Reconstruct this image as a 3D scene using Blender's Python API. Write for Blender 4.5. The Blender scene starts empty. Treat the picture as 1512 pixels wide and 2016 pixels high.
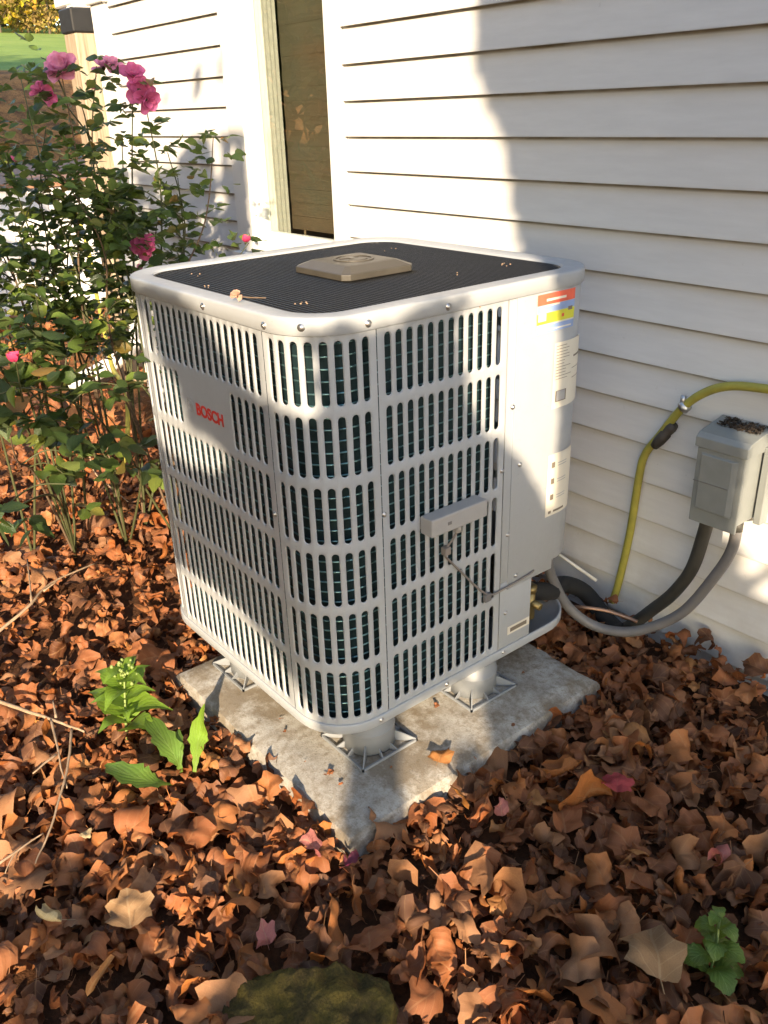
import bpy, bmesh, math, random
import numpy as np
from mathutils import Vector, Matrix, noise
random.seed(7); RS = np.random.RandomState(11)
PI = math.pi
sc = bpy.context.scene
COL = sc.collection

# ------------------------------------------------------------------ camera
CAM = Vector((1.1812, -0.7862, 1.3740))
FPX = 1689.4846
RM = Matrix(((0.633428419, 0.773238081, -0.029517918),
             (0.311352627, -0.289608028, -0.905089350),
             (-0.708398179, 0.564118835, -0.424195663)))      # rows: right, down, forward
cd = bpy.data.cameras.new("camera"); cam = bpy.data.objects.new("camera", cd); COL.objects.link(cam)
cd.sensor_fit = 'HORIZONTAL'; cd.sensor_width = 36.0; cd.lens = 36.0 * FPX / 1512.0
cd.clip_start = 0.02; cd.clip_end = 400
R3 = Matrix((RM[0], -RM[1], -RM[2])).transposed()
cam.matrix_world = Matrix.Translation(CAM) @ R3.to_4x4()
sc.camera = cam

# ------------------------------------------------------------------ light
SUN_EL = math.radians(20.0)
SDIR = Vector((-0.794 * math.cos(SUN_EL), 0.607 * math.cos(SUN_EL), -math.sin(SUN_EL))).normalized()  # light travels
w = bpy.data.worlds.new("World"); sc.world = w; w.use_nodes = True
wn = w.node_tree; wn.nodes.clear()
wo = wn.nodes.new('ShaderNodeOutputWorld'); bg = wn.nodes.new('ShaderNodeBackground')
sky = wn.nodes.new('ShaderNodeTexSky'); sky.sky_type = 'NISHITA'; sky.sun_disc = False
sky.sun_elevation = SUN_EL
sky.sun_rotation = math.atan2(-SDIR.x, -SDIR.y)
sky.dust_density = 0.8; sky.ozone_density = 1.0; sky.air_density = 1.0
bg.inputs['Strength'].default_value = 0.15
wn.links.new(sky.outputs[0], bg.inputs[0]); wn.links.new(bg.outputs[0], wo.inputs[0])
sl = bpy.data.lights.new("sun", 'SUN'); so = bpy.data.objects.new("sun", sl); COL.objects.link(so)
sl.energy = 4.0; sl.angle = math.radians(0.55); sl.color = (1.0, 0.80, 0.565)
so.rotation_euler = SDIR.to_track_quat('-Z', 'Y').to_euler(); so.location = (8, -6, 6)
sc.view_settings.view_transform = 'Standard'; sc.view_settings.look = 'None'
sc.view_settings.exposure = 1.62; sc.view_settings.gamma = 1.0
sc.view_settings.use_curve_mapping = False
sc.render.engine = 'CYCLES'
sc.cycles.max_bounces = 8; sc.cycles.transparent_max_bounces = 12
sc.cycles.sample_clamp_indirect = 6.0

# ------------------------------------------------------------------ picture helpers (a pixel of the photo -> a point on a real plane)
def ray(px, py):
    return (px - 756) / FPX * RM[0] + (py - 1008) / FPX * RM[1] + RM[2]
def atx(px, py, X): d = ray(px, py); return CAM + d * ((X - CAM.x) / d.x)
def aty(px, py, Y): d = ray(px, py); return CAM + d * ((Y - CAM.y) / d.y)
def atz(px, py, Z): d = ray(px, py); return CAM + d * ((Z - CAM.z) / d.z)
def att(px, py, dist): return CAM + ray(px, py).normalized() * dist
def topx(p):
    v = RM @ (Vector(p) - CAM)
    return (756 + FPX * v.x / v.z, 1008 + FPX * v.y / v.z, v.z)

# ------------------------------------------------------------------ materials
class N:
    def __init__(s, name):
        s.m = bpy.data.materials.new(name); s.m.use_nodes = True
        s.t = s.m.node_tree; s.t.nodes.clear()
        s.out = s.n('ShaderNodeOutputMaterial')
    def n(s, typ, **kw):
        x = s.t.nodes.new(typ)
        for k, v in kw.items(): setattr(x, k, v)
        return x
    def l(s, a, b): s.t.links.new(a, b)
    def setv(s, sock, v):
        if hasattr(v, 'is_linked') or isinstance(v, bpy.types.NodeSocket): s.l(v, sock)
        else:
            if isinstance(v, tuple) and len(v) == 3 and sock.type == 'RGBA': v = (*v, 1)
            sock.default_value = v
    def coord(s, which='Object'): return s.n('ShaderNodeTexCoord').outputs[which]
    def mapping(s, vec, scale=(1, 1, 1), rot=(0, 0, 0)):
        m = s.n('ShaderNodeMapping'); s.l(vec, m.inputs['Vector'])
        m.inputs['Scale'].default_value = scale; m.inputs['Rotation'].default_value = rot
        return m.outputs[0]
    def noise(s, vec, scale, detail=4, rough=0.55, dist=0.0, out='Fac'):
        x = s.n('ShaderNodeTexNoise'); s.l(vec, x.inputs['Vector'])
        x.inputs['Scale'].default_value = scale; x.inputs['Detail'].default_value = detail
        x.inputs['Roughness'].default_value = rough; x.inputs['Distortion'].default_value = dist
        return x.outputs[out]
    def ramp(s, fac, stops, interp='LINEAR'):
        r = s.n('ShaderNodeValToRGB'); r.color_ramp.interpolation = interp
        el = r.color_ramp.elements
        while len(el) > 1: el.remove(el[-1])
        el[0].position = stops[0][0]; el[0].color = (*stops[0][1], 1) if isinstance(stops[0][1], tuple) else (stops[0][1],) * 3 + (1,)
        for p, c in stops[1:]:
            e = el.new(p); e.color = (*c, 1) if isinstance(c, tuple) else (c, c, c, 1)
        s.l(fac, r.inputs[0]); return r.outputs[0]
    def mix(s, fac, a, b, mode='MIX'):
        x = s.n('ShaderNodeMix', data_type='RGBA', blend_type=mode)
        s.setv(x.inputs[0], fac); s.setv(x.inputs[6], a); s.setv(x.inputs[7], b); return x.outputs[2]
    def math(s, op, a, b=None, c=None):
        x = s.n('ShaderNodeMath', operation=op); s.setv(x.inputs[0], a)
        if b is not None: s.setv(x.inputs[1], b)
        if c is not None: s.setv(x.inputs[2], c)
        return x.outputs[0]
    def bump(s, h, strength=0.3, dist=0.002, normal=None):
        b = s.n('ShaderNodeBump'); b.inputs['Strength'].default_value = strength; b.inputs['Distance'].default_value = dist
        s.l(h, b.inputs['Height'])
        if normal is not None: s.l(normal, b.inputs['Normal'])
        return b.outputs[0]
    def principled(s, base, rough=0.5, metal=0.0, normal=None, spec=0.5, **kw):
        p = s.n('ShaderNodeBsdfPrincipled')
        s.setv(p.inputs['Base Color'], base); s.setv(p.inputs['Roughness'], rough); s.setv(p.inputs['Metallic'], metal)
        s.setv(p.inputs['Specular IOR Level'], spec)
        if normal is not None: s.l(normal, p.inputs['Normal'])
        for k, v in kw.items(): s.setv(p.inputs[k], v)
        s.last = p
        return p.outputs[0]
    def done(s, sh): s.l(sh, s.out.inputs['Surface']); return s.m

def simple(name, base, rough=0.5, metal=0.0, var=0.12, scale=30.0, bump=0.15, spec=0.5):
    n = N(name); co = n.coord()
    a = n.noise(co, scale, 5); b = n.noise(co, scale * 6, 3)
    lo = tuple(c * (1 - var) for c in base); hi = tuple(min(1, c * (1 + var)) for c in base)
    c = n.ramp(a, [(0.3, lo), (0.7, hi)])
    rr = n.ramp(a, [(0.3, max(0, rough - 0.06)), (0.7, min(1, rough + 0.08))])
    return n.done(n.principled(c, rr, metal, n.bump(b, bump, 0.001), spec))

def m_paint(name, base, rough=0.38, grime=0.12):
    n = N(name); co = n.coord('Object')
    big = n.noise(co, 5.0, 5, 0.6); fine = n.noise(co, 420, 2); mid = n.noise(co, 60, 4)
    c = n.mix(n.ramp(big, [(0.45, 0.0), (0.75, grime * 2)]), base, tuple(x * y for x, y in zip(base, (0.74, 0.68, 0.58))))
    sp = n.ramp(n.noise(co, 160, 2), [(0.70, 0.0), (0.74, 0.25)])
    c = n.mix(sp, c, (0.20, 0.15, 0.10))
    r = n.ramp(mid, [(0.3, rough - 0.07), (0.7, rough + 0.08)])
    return n.done(n.principled(c, r, 0.0, n.bump(fine, 0.06, 0.0006), 0.5))

def m_siding():
    n = N('siding_paint'); co = n.coord('Object')
    st = n.mapping(co, (3, 3, 60)); s2 = n.noise(n.mapping(co, (2.0, 2.0, 14)), 4.0, 5, 0.6)
    g = n.noise(n.mapping(co, (6, 6, 90)), 5.0, 4)
    c = n.ramp(s2, [(0.35, (0.66, 0.66, 0.65)), (0.7, (0.71, 0.71, 0.70))])
    fl = n.ramp(n.noise(co, 38, 3, 0.6), [(0.70, 0.0), (0.76, 0.5)])
    c = n.mix(n.math('MULTIPLY', fl, 0.35), c, (0.36, 0.32, 0.27))
    sep = n.n('ShaderNodeSeparateXYZ'); n.l(n.n('ShaderNodeNewGeometry').outputs['Position'], sep.inputs[0])
    low = n.n('ShaderNodeMapRange'); n.l(sep.outputs['Z'], low.inputs[0])
    low.inputs[1].default_value = 0.45; low.inputs[2].default_value = 0.0; low.inputs[3].default_value = 0.0; low.inputs[4].default_value = 0.45
    dirt = n.math('MULTIPLY', low.outputs[0], n.ramp(n.noise(co, 9, 5, 0.65), [(0.38, 0.0), (0.7, 1.0)]))
    c = n.mix(dirt, c, (0.40, 0.35, 0.28))
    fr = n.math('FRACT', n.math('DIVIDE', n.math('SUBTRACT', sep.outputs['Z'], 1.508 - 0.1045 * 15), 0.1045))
    lap_shade = n.math('MULTIPLY', n.ramp(fr, [(0.0, 0.0), (0.905, 0.0), (0.955, 1.0), (1.0, 1.0)]), n.ramp(n.noise(n.mapping(co, (3, 3, 3)), 3.0, 4), [(0.3, 0.55), (0.7, 0.95)]))
    c = n.mix(lap_shade, c, (0.20, 0.155, 0.085))  # shadow line under each lap, put into the colour as a brown band
    return n.done(n.principled(c, n.ramp(g, [(0.3, 0.42), (0.7, 0.55)]), 0, n.bump(g, 0.05, 0.001), 0.4))

def m_concrete():
    n = N('pad_concrete'); co = n.coord()
    a = n.noise(co, 7, 6, 0.65); b = n.noise(co, 60, 5, 0.7); f = n.noise(co, 260, 3, 0.7)
    c = n.ramp(a, [(0.32, (0.29, 0.265, 0.22)), (0.5, (0.44, 0.42, 0.375)), (0.7, (0.52, 0.505, 0.465))])
    c = n.mix(n.ramp(b, [(0.50, 0.0), (0.68, 0.75)]), c, (0.20, 0.165, 0.12))
    c = n.mix(n.ramp(n.noise(co, 6.5, 6, 0.72), [(0.44, 0.0), (0.58, 0.8)]), c, (0.19, 0.145, 0.09))
    c = n.mix(n.ramp(f, [(0.35, 0.5), (0.45, 0.0)]), c, (0.16, 0.145, 0.12))
    h = n.math('ADD', n.math('MULTIPLY', b, 0.7), n.math('MULTIPLY', f, 0.6))
    return n.done(n.principled(c, 0.88, 0, n.bump(h, 0.55, 0.003), 0.25))

def leaf_shader(n, ramp_stops, rnd, trans=0.22, rough=0.62, vein=(0.42, 0.22, 0.09), veinamt=0.35, trcol=None, spots=True):
    uv = n.coord('UV'); sep = n.n('ShaderNodeSeparateXYZ'); n.l(uv, sep.inputs[0])
    u = n.math('ABSOLUTE', n.math('SUBTRACT', sep.outputs[0], 0.5)); v = sep.outputs[1]
    base = n.ramp(rnd, ramp_stops)
    obj = n.coord('Object')
    blot = n.noise(obj, 34, 4, 0.65)
    base = n.mix(n.ramp(blot, [(0.40, 0.0), (0.72, 0.55)]), base, n.mix(0.5, base, (0.06, 0.024, 0.010)))
    mid = n.math('LESS_THAN', u, 0.013)
    lat = n.math('FRACT', n.math('MULTIPLY', n.math('SUBTRACT', v, n.math('MULTIPLY', u, 0.95)), 6.5))
    latd = n.math('ABSOLUTE', n.math('SUBTRACT', lat, 0.5))
    latl = n.math('LESS_THAN', latd, 0.045)
    vn = n.math('MAXIMUM', mid, n.math('MULTIPLY', latl, 0.7))
    base = n.mix(n.math('MULTIPLY', vn, veinamt), base, vein)
    geo = n.n('ShaderNodeNewGeometry')
    under = n.mix(0.45, base, (0.30, 0.18, 0.11)) if spots else n.mix(0.5, base, (0.30, 0.36, 0.20))
    base = n.mix(n.math('MULTIPLY', geo.outputs['Backfacing'], 0.4), base, under)
    h = n.math('ADD', n.math('MULTIPLY', latd, 0.8), n.math('MULTIPLY', n.noise(obj, 120, 3), 0.7))
    nm = n.bump(h, 0.35, 0.003)
    p = n.principled(base, rough, 0, nm, 0.35)
    t = n.n('ShaderNodeBsdfTranslucent'); n.setv(t.inputs[0], base if trcol is None else n.mix(0.6, base, trcol)); n.l(nm, t.inputs['Normal'])
    mx = n.n('ShaderNodeMixShader'); mx.inputs[0].default_value = trans
    n.l(p, mx.inputs[1]); n.l(t.outputs[0], mx.inputs[2])
    return n.done(mx.outputs[0])

BROWN = [(0.0, (0.087, 0.032, 0.014)), (0.16, (0.151, 0.050, 0.017)), (0.32, (0.255, 0.079, 0.022)), (0.52, (0.360, 0.111, 0.029)),
         (0.70, (0.290, 0.096, 0.032)), (0.84, (0.441, 0.153, 0.038)), (0.94, (0.325, 0.151, 0.067)), (1.0, (0.510, 0.220, 0.056))]
def m_leaf_obj():
    n = N('dry_leaf_single'); return leaf_shader(n, BROWN, n.n('ShaderNodeObjectInfo').outputs['Random'])
def m_leaf_island():
    n = N('dry_leaf_litter'); return leaf_shader(n, BROWN, n.n('ShaderNodeNewGeometry').outputs['Random Per Island'])
def m_leaf_col(name, c, vein=(0.5, 0.35, 0.2), trans=0.25):
    n = N(name); return leaf_shader(n, [(0, tuple(x * 0.85 for x in c)), (1, c)], n.n('ShaderNodeObjectInfo').outputs['Random'], trans, vein=vein, veinamt=0.35)
GREEN = [(0.0, (0.020, 0.038, 0.014)), (0.30, (0.034, 0.064, 0.019)), (0.55, (0.065, 0.115, 0.026)), (0.80, (0.15, 0.22, 0.036)), (0.95, (0.16, 0.17, 0.035)), (1.0, (0.26, 0.12, 0.035))]
def m_rose_leaf(island):
    n = N('rose_leaf_mass' if island else 'rose_leaf_single')
    r = n.n('ShaderNodeNewGeometry').outputs['Random Per Island'] if island else n.n('ShaderNodeObjectInfo').outputs['Random']
    return leaf_shader(n, GREEN, r, 0.32, 0.34, (0.12, 0.17, 0.07), 0.4, (0.20, 0.32, 0.04), False)
def m_weed(name, c):
    n = N(name); return leaf_shader(n, [(0, tuple(x * 0.8 for x in c)), (1, c)], n.n('ShaderNodeObjectInfo').outputs['Random'], 0.32, 0.45, (0.30, 0.42, 0.12), 0.5, (0.30, 0.46, 0.05), False)
def m_petal(name, c):
    n = N(name); uv = n.coord('UV'); sep = n.n('ShaderNodeSeparateXYZ'); n.l(uv, sep.inputs[0])
    base = n.mix(n.ramp(sep.outputs[1], [(0.0, 0.0), (0.9, 1.0)]), tuple(x * 0.72 for x in c), tuple(min(1, x * 1.12 + 0.03) for x in c))
    base = n.mix(n.math('MULTIPLY', n.noise(uv, 9, 4), 0.35), base, tuple(x * 0.6 for x in c))
    p = n.principled(base, 0.5, 0, n.bump(n.noise(uv, 14, 3), 0.25, 0.003), 0.3)
    t = n.n('ShaderNodeBsdfTranslucent'); n.setv(t.inputs[0], base)
    mx = n.n('ShaderNodeMixShader'); mx.inputs[0].default_value = 0.3; n.l(p, mx.inputs[1]); n.l(t.outputs[0], mx.inputs[2])
    return n.done(mx.outputs[0])
def m_tree_leaf(name, stops):
    n = N(name); base = n.ramp(n.n('ShaderNodeNewGeometry').outputs['Random Per Island'], stops)
    p = n.principled(base, 0.6, 0, None, 0.3); t = n.n('ShaderNodeBsdfTranslucent'); n.setv(t.inputs[0], base)
    mx = n.n('ShaderNodeMixShader'); mx.inputs[0].default_value = 0.35; n.l(p, mx.inputs[1]); n.l(t.outputs[0], mx.inputs[2])
    return n.done(mx.outputs[0])
def m_ground():
    n = N('leaf_strewn_ground'); geo = n.n('ShaderNodeNewGeometry'); pos = geo.outputs['Position']
    sep = n.n('ShaderNodeSeparateXYZ'); n.l(pos, sep.inputs[0])
    v = n.n('ShaderNodeTexVoronoi'); n.l(n.mapping(pos, (1, 1, 1)), v.inputs['Vector']); v.inputs['Scale'].default_value = 13.0
    leafc = n.ramp(n.math('FRACT', n.math('MULTIPLY', v.outputs['Distance'], 7.3)), [(0, (0.13, 0.052, 0.02)), (0.5, (0.32, 0.14, 0.045)), (1, (0.50, 0.25, 0.08))])
    leafc = n.mix(n.ramp(n.noise(pos, 7.0, 6, 0.8), [(0.42, 0.0), (0.60, 0.85)]), leafc, (0.055, 0.024, 0.011))
    leafc = n.mix(n.ramp(n.noise(pos, 1.7, 5, 0.7), [(0.42, 0.0), (0.70, 0.6)]), leafc, n.mix(0.5, leafc, (0.50, 0.22, 0.05)))
    soil = n.ramp(n.noise(pos, 25, 6, 0.7), [(0.3, (0.035, 0.018, 0.010)), (0.6, (0.10, 0.044, 0.020)), (0.75, (0.16, 0.07, 0.03))])
    far = n.n('ShaderNodeMapRange'); n.l(sep.outputs['X'], far.inputs[0]); far.inputs[1].default_value = -3.2; far.inputs[2].default_value = -5.2
    dist = n.n('ShaderNodeVectorMath', operation='DISTANCE'); n.l(pos, dist.inputs[0]); dist.inputs[1].default_value = (0, 0, 0)
    fd = n.n('ShaderNodeMapRange'); n.l(dist.outputs['Value'], fd.inputs[0]); fd.inputs[1].default_value = 2.2; fd.inputs[2].default_value = 4.5
    c = n.mix(n.math('MAXIMUM', far.outputs[0], fd.outputs[0]), soil, leafc)
    gn = n.noise(pos, 0.55, 8, 0.75)
    grass = n.ramp(gn, [(0.3, (0.13, 0.20, 0.045)), (0.55, (0.20, 0.27, 0.06)), (0.75, (0.27, 0.28, 0.09))])
    edge = n.math('ADD', sep.outputs['X'], n.math('MULTIPLY', n.noise(pos, 0.9, 4), 2.2))
    gm = n.n('ShaderNodeMapRange'); n.l(edge, gm.inputs[0]); gm.inputs[1].default_value = -10.9; gm.inputs[2].default_value = -11.8
    ym = n.n('ShaderNodeMapRange'); n.l(sep.outputs['Y'], ym.inputs[0]); ym.inputs[1].default_value = -1.0; ym.inputs[2].default_value = 1.0
    c = n.mix(n.math('MULTIPLY', gm.outputs[0], ym.outputs[0]), c, grass)
    return n.done(n.principled(c, 0.9, 0, n.bump(n.noise(pos, 40, 5, 0.7), 0.6, 0.02), 0.15))
def m_bark(name, a, b):
    n = N(name); co = n.coord(); g = n.noise(n.mapping(co, (1, 1, 0.25)), 22, 6, 0.65)
    return n.done(n.principled(n.ramp(g, [(0.3, a), (0.7, b)]), 0.85, 0, n.bump(g, 0.6, 0.006), 0.2))
def m_oldwood():
    n = N('weathered_wood'); co = n.coord(); g = n.noise(n.mapping(co, (26, 26, 1.6)), 2.2, 6, 0.65, 0.4)
    c = n.ramp(g, [(0.25, (0.16, 0.11, 0.07)), (0.45, (0.36, 0.28, 0.19)), (0.75, (0.50, 0.42, 0.31))])
    return n.done(n.principled(c, 0.75, 0, n.bump(g, 0.5, 0.004), 0.25))
def m_moss():
    n = N('mossy_stone'); co = n.coord(); a = n.noise(co, 18, 6, 0.7); f = n.noise(co, 240, 4, 0.7)
    c = n.ramp(a, [(0.30, (0.06, 0.042, 0.022)), (0.45, (0.12, 0.085, 0.030)), (0.58, (0.19, 0.135, 0.032)), (0.70, (0.13, 0.095, 0.032)), (0.8, (0.19, 0.115, 0.065))])
    c = n.mix(n.ramp(f, [(0.4, 0.0), (0.65, 0.6)]), c, (0.05, 0.043, 0.014))
    return n.done(n.principled(c, 0.95, 0, n.bump(n.math('ADD', f, n.math('MULTIPLY', a, 0.8)), 0.9, 0.006), 0.15))
def m_coil():
    n = N('coil_fins'); uv = n.coord('UV'); sep = n.n('ShaderNodeSeparateXYZ'); n.l(uv, sep.inputs[0])
    fin = n.math('FRACT', n.math('MULTIPLY', sep.outputs[0], 520.0))
    fl = n.ramp(fin, [(0.0, 0.35), (0.45, 1.0), (0.6, 0.35)])
    a = n.noise(n.mapping(uv, (40, 30, 1)), 2.0, 4)
    c = n.mix(n.ramp(a, [(0.35, 0.0), (0.7, 1.0)]), (0.017, 0.046, 0.054), (0.028, 0.066, 0.074))
    c = n.mix(fl, n.mix(0.6, c, (0.01, 0.02, 0.025)), c)
    return n.done(n.principled(c, 0.42, 0.55, n.bump(fl, 0.6, 0.001), 0.5))
def m_glass():
    n = N('window_glass'); lw = n.n('ShaderNodeFresnel'); lw.inputs['IOR'].default_value = 1.9
    g = n.n('ShaderNodeBsdfGlossy'); g.inputs['Roughness'].default_value = 0.012; g.inputs['Color'].default_value = (0.93, 0.97, 0.93, 1)
    w_ = n.noise(n.coord('Object'), 2.2, 2); n.l(n.bump(w_, 0.03, 0.02), g.inputs['Normal'])
    t = n.n('ShaderNodeBsdfTransparent'); t.inputs[0].default_value = (0.93, 0.95, 0.92, 1)
    mx = n.n('ShaderNodeMixShader'); n.l(n.math('MULTIPLY', n.math('MULTIPLY', lw.outputs[0], 1.75), n.math('SUBTRACT', 1.0, n.n('ShaderNodeNewGeometry').outputs['Backfacing'])), mx.inputs[0]); n.l(t.outputs[0], mx.inputs[1]); n.l(g.outputs[0], mx.inputs[2])
    return n.done(mx.outputs[0])

M = dict(
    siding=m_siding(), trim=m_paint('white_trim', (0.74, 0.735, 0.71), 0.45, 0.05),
    unit=m_paint('unit_enamel', (0.365, 0.385, 0.402), 0.44, 0.14), unit_in=simple('galvanised_inner', (0.16, 0.155, 0.14), 0.5, 0.3),
    black=simple('black_wire_coating', (0.010, 0.010, 0.0098), 0.42, 0, 0.25), cap=simple('cap_plastic', (0.060, 0.053, 0.042), 0.42, 0, 0.15),
    dark=simple('dark_void', (0.012, 0.012, 0.012), 0.8), coil=m_coil(), tube=simple('coil_tube', (0.16, 0.30, 0.31), 0.28, 0.8),
    screw=simple('zinc_screw', (0.50, 0.49, 0.47), 0.3, 0.9), red=simple('red_print', (0.62, 0.035, 0.022), 0.45), greyprint=simple('grey_print', (0.36, 0.36, 0.36), 0.45),
    riser=simple('grey_riser_plastic', (0.225, 0.238, 0.25), 0.5, 0, 0.06), concrete=m_concrete(), ground=m_ground(), soil=simple('soil', (0.04, 0.026, 0.016), 0.95),
    lf=m_leaf_obj(), li=m_leaf_island(), rose1=m_rose_leaf(False), rose2=m_rose_leaf(True),
    cane=simple('rose_cane', (0.065, 0.070, 0.026), 0.6), deadcane=simple('dry_cane', (0.13, 0.085, 0.05), 0.8), twig=simple('dry_twig', (0.31, 0.215, 0.135), 0.8, 0, 0.3, 60),
    weed=m_weed('weed_leaf', (0.20, 0.34, 0.035)), dand=m_weed('dandelion_leaf', (0.15, 0.27, 0.04)), weed2=m_weed('shaded_weed_leaf', (0.095, 0.17, 0.030)),
    stem=simple('weed_stem', (0.20, 0.26, 0.07), 0.6), moss=m_moss(), box=simple('box_grey_enamel', (0.215, 0.23, 0.222), 0.36, 0, 0.06),
    conduit=simple('conduit_grey', (0.145, 0.14, 0.138), 0.42, 0, 0.1), conduit2=simple('conduit_dark', (0.045, 0.043, 0.036), 0.6, 0, 0.2),
    yellow=simple('gas_yellow', (0.34, 0.31, 0.05), 0.6, 0, 0.12, 40), darkfit=simple('dark_fitting', (0.045, 0.038, 0.030), 0.6, 0, 0.3), foam=simple('black_foam', (0.013, 0.013, 0.013), 0.85, 0, 0.3),
    brass=simple('brass', (0.32, 0.24, 0.10), 0.45, 0.8, 0.2), copper=simple('copper_tube', (0.40, 0.24, 0.16), 0.4, 0.7), whitepl=simple('white_plastic', (0.62, 0.60, 0.52), 0.5),
    module=simple('module_plastic', (0.335, 0.33, 0.32), 0.48, 0, 0.05), cable=simple('grey_cable', (0.20, 0.175, 0.155), 0.6),
    stick=simple('sticker_paper', (0.70, 0.66, 0.55), 0.55, 0, 0.03), s_red=simple('sticker_red', (0.72, 0.13, 0.07), 0.5), s_blue=simple('sticker_blue', (0.26, 0.36, 0.60), 0.5), s_yel=simple('sticker_yellow', (0.62, 0.62, 0.05), 0.5),
    s_ink=simple('sticker_ink', (0.18, 0.15, 0.11), 0.6), glass=m_glass(), wood=m_oldwood(), iron=simple('black_iron', (0.02, 0.02, 0.02), 0.5), room=simple('room_wall', (0.42, 0.31, 0.20), 0.9), cream=simple('cream_cloth', (0.36, 0.355, 0.32), 0.9),
    bark=m_bark('tree_bark', (0.06, 0.045, 0.03), (0.17, 0.13, 0.09)), deckb=simple('deck_board', (0.30, 0.15, 0.085), 0.7, 0, 0.2), white=m_paint('white_skirt', (0.80, 0.79, 0.76), 0.5, 0.04),
    debris=simple('dark_leaf_crumbs', (0.050, 0.036, 0.024), 0.95, 0, 0.5, 90), rose=m_petal('rose_petal', (0.68, 0.145, 0.34)), rosepale=m_petal('rose_petal_pale', (0.76, 0.29, 0.46)), rosered=m_petal('rose_petal_red', (0.74, 0.06, 0.18)),
    ty=m_tree_leaf('yellow_tree_leaf', [(0, (0.10, 0.12, 0.02)), (0.4, (0.34, 0.30, 0.03)), (0.8, (0.55, 0.42, 0.03)), (1, (0.50, 0.24, 0.03))]),
    tg=m_tree_leaf('dark_tree_leaf', [(0, (0.03, 0.05, 0.018)), (0.6, (0.07, 0.09, 0.02)), (1, (0.16, 0.15, 0.03))]),
    tr=m_tree_leaf('rust_tree_leaf', [(0, (0.16, 0.06, 0.02)), (0.6, (0.30, 0.11, 0.03)), (1, (0.36, 0.20, 0.05))]),
    tb=m_tree_leaf('tan_brush_leaf', [(0, (0.20, 0.13, 0.05)), (0.6, (0.34, 0.24, 0.07)), (1, (0.42, 0.34, 0.08))]),
)

# ------------------------------------------------------------------ object helpers
def link(name, me, parent=None, loc=None):
    o = bpy.data.objects.new(name, me); COL.objects.link(o)
    if parent is not None: o.parent = parent
    if loc is not None: o.location = loc
    return o
def tag(o, label=None, cat=None, group=None, kind=None):
    if label: o['label'] = label
    if cat: o['category'] = cat
    if group: o['group'] = group
    if kind: o['kind'] = kind
    return o
def attach(o, p):
    o.parent = p
    o.matrix_parent_inverse = Matrix.Translation(-Vector(p.location)) if p.parent is None else Matrix.Identity(4)
    return o
def empty(name, loc=(0, 0, 0), **kw):
    o = bpy.data.objects.new(name, None); COL.objects.link(o); o.location = loc; o.empty_display_size = 0.05
    return tag(o, **kw)
def mesh_from(name, verts, faces, mat, smooth=False, uvs=None):
    me = bpy.data.meshes.new(name); me.from_pydata([tuple(v) for v in verts], [], faces); 
    if mat is not None: me.materials.append(mat)
    if smooth: me.polygons.foreach_set('use_smooth', [True] * len(me.polygons))
    if uvs is not None:
        l = me.uv_layers.new(name='UVMap'); vi = np.empty(len(me.loops), dtype=np.int32); me.loops.foreach_get('vertex_index', vi)
        l.data.foreach_set('uv', np.asarray(uvs, dtype=np.float32)[vi].ravel())
    me.update(); return me
class MB:
    """collects vertices and faces for one mesh"""
    def __init__(s): s.v = []; s.f = []
    def add(s, verts, faces):
        b = len(s.v); s.v += [Vector(v) for v in verts]; s.f += [tuple(i + b for i in f) for f in faces]
    def box(s, a, b):
        (x0, y0, z0), (x1, y1, z1) = a, b
        s.add([(x0, y0, z0), (x1, y0, z0), (x1, y1, z0), (x0, y1, z0), (x0, y0, z1), (x1, y0, z1), (x1, y1, z1), (x0, y1, z1)],
              [(0, 3, 2, 1), (4, 5, 6, 7), (0, 1, 5, 4), (1, 2, 6, 5), (2, 3, 7, 6), (3, 0, 4, 7)])
    def loft(s, loops, closed=True, cap0=False, cap1=False):
        n = len(loops[0]); b = len(s.v)
        for L in loops: s.v += [Vector(p) for p in L]
        for i in range(len(loops) - 1):
            for j in range(n if closed else n - 1):
                k = (j + 1) % n
                s.f.append((b + i * n + j, b + i * n + k, b + (i + 1) * n + k, b + (i + 1) * n + j))
        if cap0: s.f.append(tuple(b + j for j in reversed(range(n))))
        if cap1: s.f.append(tuple(b + (len(loops) - 1) * n + j for j in range(n)))
    def tube(s, pts, rad, n=8, caps=True):
        pts = [Vector(p) for p in pts]; r = rad if hasattr(rad, '__len__') else [rad] * len(pts)
        up = Vector((0.31, 0.17, 0.93)); loops = []
        prev = None
        for i, p in enumerate(pts):
            t = (pts[min(i + 1, len(pts) - 1)] - pts[max(i - 1, 0)]).normalized()
            a = (prev - t * prev.dot(t)) if prev is not None else t.cross(up)
            if a.length < 1e-5: a = t.cross(Vector((1, 0, 0)))
            a.normalize(); prev = a; c = t.cross(a)
            loops.append([p + (a * math.cos(2 * PI * k / n) + c * math.sin(2 * PI * k / n)) * r[i] for k in range(n)])
        s.loft(loops, True, caps, caps)
    def mesh(s, name, mat, smooth=False): return mesh_from(name, s.v, s.f, mat, smooth)
    def obj(s, name, mat, parent=None, smooth=False, bevel=0.0, loc=None):
        o = link(name, s.mesh(name, mat, smooth), parent, loc)
        if bevel:
            b = o.modifiers.new('bevel', 'BEVEL'); b.width = bevel; b.segments = 2; b.limit_method = 'ANGLE'; b.angle_limit = math.radians(40)
        return o
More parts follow.
